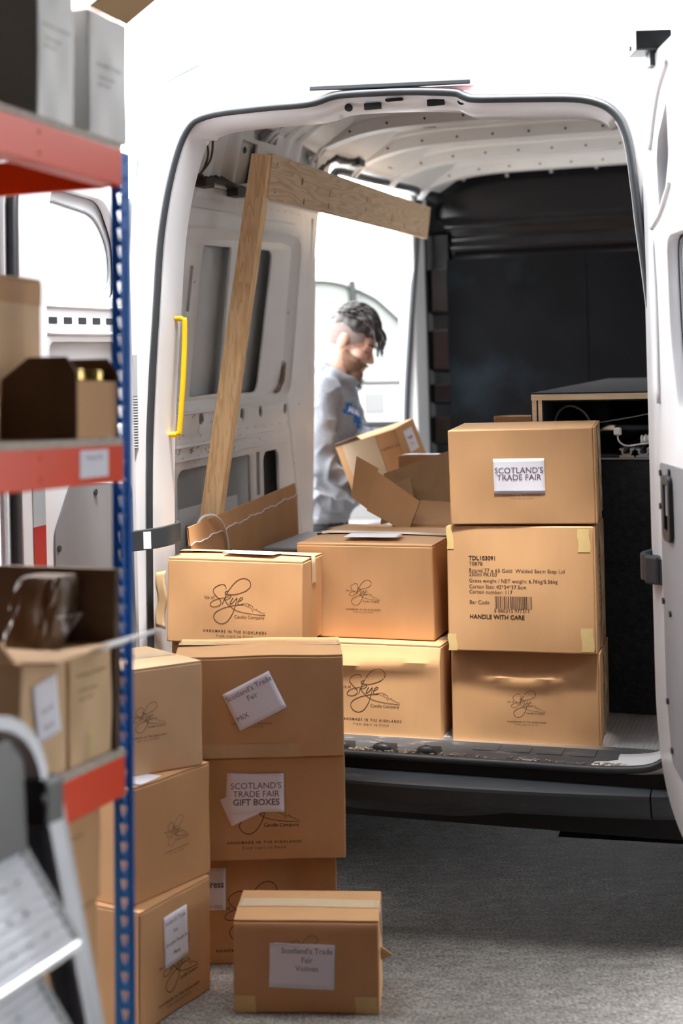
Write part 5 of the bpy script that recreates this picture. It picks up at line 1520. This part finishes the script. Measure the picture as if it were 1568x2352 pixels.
# ------------------------------------------------------------------ the man at the side doorway
PB = Vector((-0.13, 6.50, 0.0))
FA = R(17)
pf = Vector((math.cos(FA), -math.sin(FA), 0))       # facing
pr_ = Vector((-math.sin(FA), -math.cos(FA), 0))     # his right, towards the camera
def ellipsoid(c, r, rot=None, n=20):
    mb = MB()
    c = Vector(c)
    def f(u, v):
        t, p = 2 * math.pi * u, math.pi * (v - 0.5)
        q = Vector((r[0] * math.cos(p) * math.cos(t), r[1] * math.cos(p) * math.sin(t), r[2] * math.sin(p)))
        return tuple(c + (rot @ q if rot is not None else q))
    mb.grid(f, n, n // 2, True)
    return mb
def torso(rings, n=28):
    """rings of (centre, half width, half depth) in the facing frame"""
    mb = MB()
    R_ = []
    for c, w, d in rings:
        c = Vector(c)
        R_.append([tuple(c + pr_ * w * math.copysign(abs(math.cos(t)) ** 0.85, math.cos(t)) + pf * d * math.sin(t)) for t in [2 * math.pi * k / n for k in range(n)]])
    return mb.loft(R_, True, True)
def tube2(pts, rs, n=14):
    P = smooth_path(pts, 5)
    m = len(pts) - 1
    rr = []
    for i in range(len(P)):
        t = i / 5
        k = min(int(t), m - 1)
        rr.append(rs[k] + (rs[k + 1] - rs[k]) * (t - k))
    mb = MB().tube(P, rr, n)
    return mb
def remeshed(name, pieces, voxel, m, parent=None, smooth_it=4, noise_=None, crop=None):
    mb = MB()
    for p in pieces:
        mb.add(p.v, p.f)
    me = bpy.data.meshes.new(name)
    me.from_pydata([Vector(v) - PB for v in mb.v], [], mb.f)
    bm = bmesh.new(); bm.from_mesh(me)
    bmesh.ops.remove_doubles(bm, verts=bm.verts, dist=1e-5)
    bmesh.ops.recalc_face_normals(bm, faces=bm.faces)
    bm.to_mesh(me); bm.free()
    o = bpy.data.objects.new(name, me)
    COL.objects.link(o)
    r = o.modifiers.new('remesh', 'REMESH'); r.mode = 'VOXEL'; r.voxel_size = voxel
    s = o.modifiers.new('smooth', 'SMOOTH'); s.factor = 0.5; s.iterations = smooth_it
    dg = bpy.context.evaluated_depsgraph_get()
    dg.update()
    me2 = bpy.data.meshes.new_from_object(o.evaluated_get(dg))
    o.modifiers.clear()
    o.data = me2
    bpy.data.meshes.remove(me)
    bm = bmesh.new(); bm.from_mesh(me2)
    bm.normal_update()
    if noise_:
        for v in bm.verts:
            v.co += v.normal * noise_(v.co + PB, v.normal)
    if crop:
        bmesh.ops.delete(bm, geom=[v for v in bm.verts if not crop(v.co + PB)], context='VERTS')
    for f in bm.faces: f.smooth = True
    bm.to_mesh(me2); bm.free()
    me2.materials.clear(); me2.materials.append(M[m])
    o.name = name
    if parent is not None:
        o.parent = parent
    else:
        o.location = PB
    return o
# head frame: x forward, y left, z up; pitched down to look at the carton
HS = 1.22
hp, hyaw = R(24), R(11)
hf = Vector((math.cos(hyaw) * math.cos(hp), -math.sin(hyaw) * math.cos(hp), -math.sin(hp)))
hl = Vector((math.sin(hyaw), math.cos(hyaw), 0))
hu = hf.cross(hl)
HR = Matrix((hf, hl, hu)).transposed()
EAR_W = Vector((0.004, 6.31, 1.741))
HC = EAR_W - (HR @ Vector((-0.008, -0.080, -0.012))) * HS
def hpt(x, y, z): return HC + (HR @ Vector((x, y, z))) * HS
def he(c, r, n=18): return ellipsoid(hpt(*c), [k * HS for k in r], HR, n)
def hloc(p):
    q = HR.transposed() @ (Vector(p) - HC)
    return q / HS
head = [he((-0.004, 0, 0.026), (0.092, 0.076, 0.090), 28), he((0.030, 0, -0.050), (0.060, 0.054, 0.076), 24), he((0.050, 0, 0.030), (0.046, 0.058, 0.050)), he((0.066, 0, -0.108), (0.026, 0.028, 0.022)),
        he((0.074, 0, 0.010), (0.022, 0.048, 0.013)), he((0.056, 0.040, -0.034), (0.028, 0.022, 0.024)), he((0.056, -0.040, -0.034), (0.028, 0.022, 0.024)),
        he((0.100, 0, -0.044), (0.019, 0.014, 0.012), 14), he((0.098, 0.011, -0.047), (0.011, 0.009, 0.008), 12), he((0.098, -0.011, -0.047), (0.011, 0.009, 0.008), 12),
        he((0.084, 0, -0.074), (0.014, 0.023, 0.0075), 14), he((0.082, 0, -0.087), (0.013, 0.019, 0.008), 14),
        he((0.070, 0.031, -0.010), (0.016, 0.017, 0.012), 14), he((0.070, -0.031, -0.010), (0.016, 0.017, 0.012), 14),
        he((-0.008, 0.080, -0.012), (0.020, 0.008, 0.031), 14), he((-0.008, -0.080, -0.012), (0.020, 0.008, 0.031), 14),
        tube2([hpt(0.083, 0, 0.006), hpt(0.093, 0, -0.018), hpt(0.106, 0, -0.040)], [0.010, 0.011, 0.014], 10)]
neck = tube2([(-0.055, 6.42, 1.49), (-0.025, 6.412, 1.60), hpt(-0.012, 0, -0.03)], [0.072, 0.068, 0.070], 18)
spine = [(-0.100, 6.50, 0.90), (-0.095, 6.495, 0.99), (-0.088, 6.485, 1.10), (-0.074, 6.465, 1.25), (-0.060, 6.445, 1.40), (-0.050, 6.43, 1.50), (-0.034, 6.415, 1.570)]
bodyt = torso([(spine[0], 0.15, 0.10), (spine[1], 0.155, 0.105), (spine[2], 0.145, 0.10), (spine[3], 0.16, 0.105), (spine[4], 0.18, 0.11), (spine[5], 0.165, 0.09), (spine[6], 0.07, 0.06)])
RS, RE, RW = Vector((-0.100, 6.255, 1.505)), Vector((-0.105, 6.12, 1.215)), Vector((0.030, 5.965, 1.165))
LS, LE, LW = Vector((-0.010, 6.59, 1.500)), Vector((0.060, 6.50, 1.300)), Vector((0.240, 6.235, 1.330))
arms = [tube2([RS, (RS + RE) / 2, RE, (RE + RW) / 2, RW], [0.058, 0.048, 0.044, 0.040, 0.028]), tube2([LS, (LS + LE) / 2, LE, (LE + LW) / 2, LW], [0.058, 0.048, 0.044, 0.040, 0.028])]
def hand(wrist, fwd, palm_n, thumb_side, s=1.0):
    """palm plus five bent fingers; the palm faces palm_n"""
    f = Vector(fwd).normalized(); n = Vector(palm_n); n = (n - f * n.dot(f)).normalized(); sd = f.cross(n).normalized() * thumb_side
    W_ = Vector(wrist)
    out = [tube2([W_ - f * 0.01, W_ + f * 0.045 * s, W_ + f * 0.085 * s], [0.027, 0.030, 0.022], 12)]
    X = Matrix((f, sd, n)).transposed()
    out.append(ellipsoid(W_ + f * 0.055 * s, (0.048 * s, 0.042 * s, 0.016 * s), X, 16))
    for k, (off_, ln) in enumerate(((0.030, 0.068), (0.010, 0.078), (-0.011, 0.072), (-0.030, 0.056))):
        b0 = W_ + f * 0.085 * s + sd * off_ * s
        p1 = b0 + f * ln * 0.45 * s + n * 0.006
        p2 = p1 + f * ln * 0.28 * s + n * ln * 0.22 * s
        p3 = p2 + f * ln * 0.08 * s + n * ln * 0.26 * s
        out.append(tube2([b0 - f * 0.02, b0, p1, p2, p3], [0.0105, 0.0100, 0.0092, 0.0085, 0.0068], 10))
    t0 = W_ + f * 0.028 * s + sd * 0.030 * s
    t1 = t0 + f * 0.030 * s + sd * 0.026 * s + n * 0.012
    t2 = t1 + f * 0.026 * s + sd * 0.004 * s + n * 0.016
    out.append(tube2([t0 - sd * 0.015, t0, t1, t2], [0.015, 0.0135, 0.011, 0.008], 10))
    return out
hx_, hy_, hz_ = hx, hy, hz
RW = HELD @ Vector((-0.145, 0.060, -0.040))
LW = HELD @ Vector((-0.075, 0.245, 0.115))
arms = [tube2([RS, (RS + RE) / 2, RE, (RE + RW) / 2, RW], [0.058, 0.048, 0.044, 0.040, 0.028]), tube2([LS, (LS + LE) / 2, LE, (LE + LW) / 2, LW], [0.058, 0.048, 0.044, 0.040, 0.028])]
hands = hand(RW, hx_ * 0.95 + hy_ * 0.2, hz_, 1) + hand(LW, hx_ * 0.7 - hy_ * 0.55, -hy_, 1)
HIP = spine[0]
legs = []
LEGP = []
for sgn in (1, -1):
    c0 = Vector(HIP) + pr_ * 0.085 * sgn
    kn_ = Vector((-0.13, 6.52, 0.50)) + pr_ * 0.10 * sgn + pf * 0.02
    an = Vector((-0.15, 6.53, 0.08)) + pr_ * 0.12 * sgn
    LEGP.append((c0, kn_, an))
    legs.append(tube2([c0, (c0 + kn_) / 2, kn_, (kn_ * 0.6 + an * 0.4), an], [0.088, 0.078, 0.056, 0.055, 0.040], 14))
    legs.append(tube2([an - pf * 0.03 - Vector((0, 0, 0.035)), an + pf * 0.08 - Vector((0, 0, 0.042)), an + pf * 0.15 - Vector((0, 0, 0.048))], [0.038, 0.036, 0.026], 10))
person = remeshed('person', head + [neck, bodyt] + arms + hands + legs, 0.0058, 'skin', None, 3)
tag(person, 'bearded man in a grey sweatshirt leaning in at the side doorway, holding a carton', 'person')
# sweatshirt
def cloth(p, n):
    q = Vector((p.x * 5 + p.z * 6, p.y * 5, p.z * 9 - p.x * 8))
    r1 = (1 - abs(mnoise.noise(q))) ** 4
    r2 = (1 - abs(mnoise.noise(p * 11 + Vector((3, 1, 7))))) ** 4
    k = 0.6 + 0.8 * max(0.0, min(1.0, (1.45 - p.z) / 0.3))
    return k * (0.016 * (r1 - 0.4) + 0.007 * (r2 - 0.4))
sw = torso([(Vector(spine[0]) + Vector((0, 0, 0.03)), 0.160, 0.108), (Vector(spine[1]) - Vector((0, 0, 0.01)), 0.172, 0.124), (Vector(spine[1]) + Vector((0, 0, 0.03)), 0.188, 0.152), (spine[2], 0.190, 0.158), (spine[3], 0.190, 0.148), (spine[4], 0.195, 0.138), (spine[5], 0.170, 0.108), (Vector(spine[6]) + Vector((0, 0, -0.01)), 0.088, 0.080)])
RCUF = RW - (RW - RE).normalized() * 0.015
LCUF = LW - (LW - LE).normalized() * 0.02
sl1 = tube2([RS + Vector((0.03, 0.05, 0.0)), RS, (RS + RE) / 2, RE + Vector((-0.005, 0, -0.01)), (RE * 0.55 + RCUF * 0.45) + Vector((0, 0, -0.012)), RE * 0.15 + RCUF * 0.85, RCUF], [0.084, 0.080, 0.072, 0.076, 0.070, 0.054, 0.038], 16)
sl2 = tube2([LS + Vector((-0.03, -0.05, 0)), LS, (LS + LE) / 2, LE, (LE * 0.55 + LCUF * 0.45), LE * 0.15 + LCUF * 0.85, LCUF], [0.088, 0.084, 0.074, 0.074, 0.066, 0.050, 0.036], 16)
hoodb = [ellipsoid(Vector((-0.100, 6.40, 1.600)), (0.075, 0.110, 0.062), None, 18), ellipsoid(Vector((-0.120, 6.42, 1.560)), (0.075, 0.12, 0.070), None, 18), ellipsoid(Vector((-0.055, 6.32, 1.575)), (0.055, 0.040, 0.050), None, 16)]
nb = [Vector(spine[6]) + pr_ * 0.088 * math.cos(t) + pf * (0.020 + 0.080 * math.sin(t)) + Vector((0, 0, 0.030 - 0.035 * math.sin(t))) for t in [2 * math.pi * k / 20 for k in range(20)]]
collar = MB().tube(nb, 0.019, 10, closed=True)
hood = remeshed('sweatshirt', [sw, sl1, sl2, collar] + hoodb, 0.0085, 'hoodie', person, 5, cloth)
hem = torso([(Vector(spine[0]) + Vector((0, 0, 0.028)), 0.168, 0.116), (Vector(spine[0]) + Vector((0, 0, 0.040)), 0.174, 0.120), (Vector(spine[0]) + Vector((0, 0, 0.075)), 0.178, 0.124), (Vector(spine[0]) + Vector((0, 0, 0.085)), 0.172, 0.120)])
remeshed('waistband', [hem], 0.0085, 'hoodie', person, 2)
tr = [torso([(Vector(HIP) - Vector((0, 0, 0.02)), 0.170, 0.118), (Vector(HIP) + Vector((0, 0, 0.06)), 0.163, 0.112)])]
for c0, kn_, an in LEGP:
    tr.append(tube2([c0 + Vector((0, 0, 0.02)), (c0 + kn_) / 2, kn_, kn_ * 0.5 + an * 0.5, an + Vector((0, 0, 0.01))], [0.102, 0.094, 0.076, 0.070, 0.062], 16))
remeshed('trousers', tr, 0.011, 'trousers', person, 4, lambda p, n: 0.004 * mnoise.noise(p * 8))
for c0, kn_, an in LEGP:
    remeshed('shoe', [tube2([an - pf * 0.055 - Vector((0, 0, 0.035)), an + pf * 0.02 - Vector((0, 0, 0.03)), an + pf * 0.11 - Vector((0, 0, 0.042)), an + pf * 0.17 - Vector((0, 0, 0.050))], [0.042, 0.046, 0.040, 0.028], 12)], 0.008, 'shoe', person, 2)
# beard and hair
def bcrop(p):
    q = hloc(p)
    lim = -0.030 - 0.32 * max(0, q.x)
    if q.x > 0.086 and abs(q.y) < 0.019 and -0.090 < q.z < -0.070: return False
    return q.z < lim and q.x > -0.012 - 0.25 * (q.z + 0.03)
remeshed('beard', [he((0.030, 0, -0.053), (0.0665, 0.0600, 0.0805), 24), he((0.068, 0, -0.110), (0.0315, 0.034, 0.0285)), he((0.087, 0, -0.064), (0.018, 0.030, 0.010), 14), he((0.056, 0.040, -0.042), (0.0325, 0.0255, 0.028)), he((0.056, -0.040, -0.042), (0.0325, 0.0255, 0.028))], 0.004, 'beard', person, 1,
         lambda p, n: 0.0018 * mnoise.noise(p * 160), bcrop)
remeshed('cropped_sides', [he((-0.004, 0, 0.026), (0.0955, 0.0790, 0.0925), 30)], 0.005, 'hair_fade', person, 2, None, lambda p: (lambda q: q.z > -0.045 + 0.6 * max(0, q.x + 0.03) and q.x < 0.062)(hloc(p)))
def hn(p, n):
    q = hloc(p)
    return 0.008 * mnoise.noise(Vector((q.x * 18, q.y * 60, q.z * 22))) + 0.006 * mnoise.noise(p * 30)
remeshed('hair_top', [he((-0.004, 0, 0.036), (0.097, 0.079, 0.090), 28), he((0.034, 0, 0.066), (0.064, 0.068, 0.052), 22), he((0.074, -0.004, 0.058), (0.032, 0.054, 0.030), 18)], 0.005, 'hair', person, 2, hn,
         lambda p: (lambda q: q.z > 0.040 - 0.10 * max(0, min(0.1, q.x)) + 0.006 * math.sin(90 * q.x + 40 * q.y))(hloc(p)))
rh_ = random.Random(12)
lk = MB()
for k in range(230):
    a = rh_.uniform(-1.15, 1.15)
    x0 = rh_.uniform(-0.085, 0.06)
    rr = math.sqrt(max(0.05, 1 - (x0 / 0.10) ** 2))
    z0 = 0.040 + 0.088 * rr * math.cos(a)
    y0 = 0.080 * rr * math.sin(a)
    wv = rh_.uniform(-0.014, 0.014)
    ln = rh_.uniform(0.05, 0.10)
    pts = []
    for t in (0, 0.33, 0.66, 1.0):
        x = x0 + ln * t
        r2 = math.sqrt(max(0.0, 1 - (min(abs(x), 0.099) / 0.10) ** 2))
        z = 0.042 + (0.092 + 0.012 * math.sin(math.pi * t)) * max(r2, 0.25) * math.cos(a)
        if x > 0.080: z -= 0.55 * (x - 0.080) * (1 + 2.0 * rh_.random() * t)
        pts.append(hpt(min(x, 0.128), y0 * (0.98 + 0.06 * t) + wv * math.sin(5 * t + k), max(z, 0.028 - 0.045 * t * (x > 0.09))))
    P = smooth_path(pts, 4)
    lk.tube([p - PB for p in P], [0.0042 * (1 - 0.8 * i / (len(P) - 1)) + 0.0005 for i in range(len(P))], 5)
for k in range(22):
    y0 = rh_.uniform(-0.055, 0.045)
    d = rh_.uniform(0.02, 0.062)
    P = smooth_path([hpt(0.070, y0, 0.090), hpt(0.105, y0 - 0.004, 0.072), hpt(0.122, y0 - 0.010, 0.050), hpt(0.120 + rh_.uniform(-.006, .008), y0 - 0.016, 0.050 - d)], 4)
    lk.tube([p - PB for p in P], [0.0034 * (1 - 0.85 * i / (len(P) - 1)) + 0.0004 for i in range(len(P))], 5)
lk.build('hair_locks', 'hair', person, smooth=True)
for sy in (1, -1):
    eb = MB().tube([hpt(0.094, sy * 0.014, 0.008) - PB, hpt(0.093, sy * 0.030, 0.013) - PB, hpt(0.078, sy * 0.048, 0.010) - PB], [0.003, 0.0055, 0.002], 8)
    eb.build('eyebrow', 'hair', person, smooth=True)
    el = MB().tube([hpt(0.089, sy * 0.020, -0.016) - PB, hpt(0.0885, sy * 0.031, -0.0195) - PB, hpt(0.078, sy * 0.045, -0.017) - PB], [0.0012, 0.0022, 0.001], 6)
    el.build('eyelashes', 'hair', person, smooth=True)
# chest print draped on the sweatshirt
bv = BVHTree.FromPolygons([v.co[:] for v in hood.data.vertices], [p.vertices[:] for p in hood.data.polygons])
def drape(u, v, k=0.0015):
    base = Vector(spine[4]) + pr_ * u + Vector((0, 0, v)) + pf * 0.6 - PB
    h = bv.ray_cast(base, -pf)
    if h[0] is None: return base - pf * 0.45
    return h[0] + pf * k
pt_ = MB()
for (u0, u1, v0, v1) in ((0.062, 0.118, 0.012, 0.068), (0.015, 0.066, -0.022, 0.048), (-0.035, 0.020, -0.030, 0.030), (0.118, 0.132, 0.018, 0.040), (0.010, 0.036, -0.058, -0.020), (-0.055, -0.035, -0.015, 0.015)):
    pt_.grid(lambda a, b_: tuple(drape(u1 + (u0 - u1) * a, v0 + (v1 - v0) * b_)), 6, 6)
pp_ = pt_.build('chest_print', 'print_blue', hood, smooth=True)
tx = MB()
add_text(tx, 'AIDEX', 0.040, lambda a, b_: tuple(drape(0.110 - a, b_, 0.0028)), 0.062, 0.026, ang=R(-14), bold=True)
tx.build('print_lettering', 'paper', pp_, weld=False)
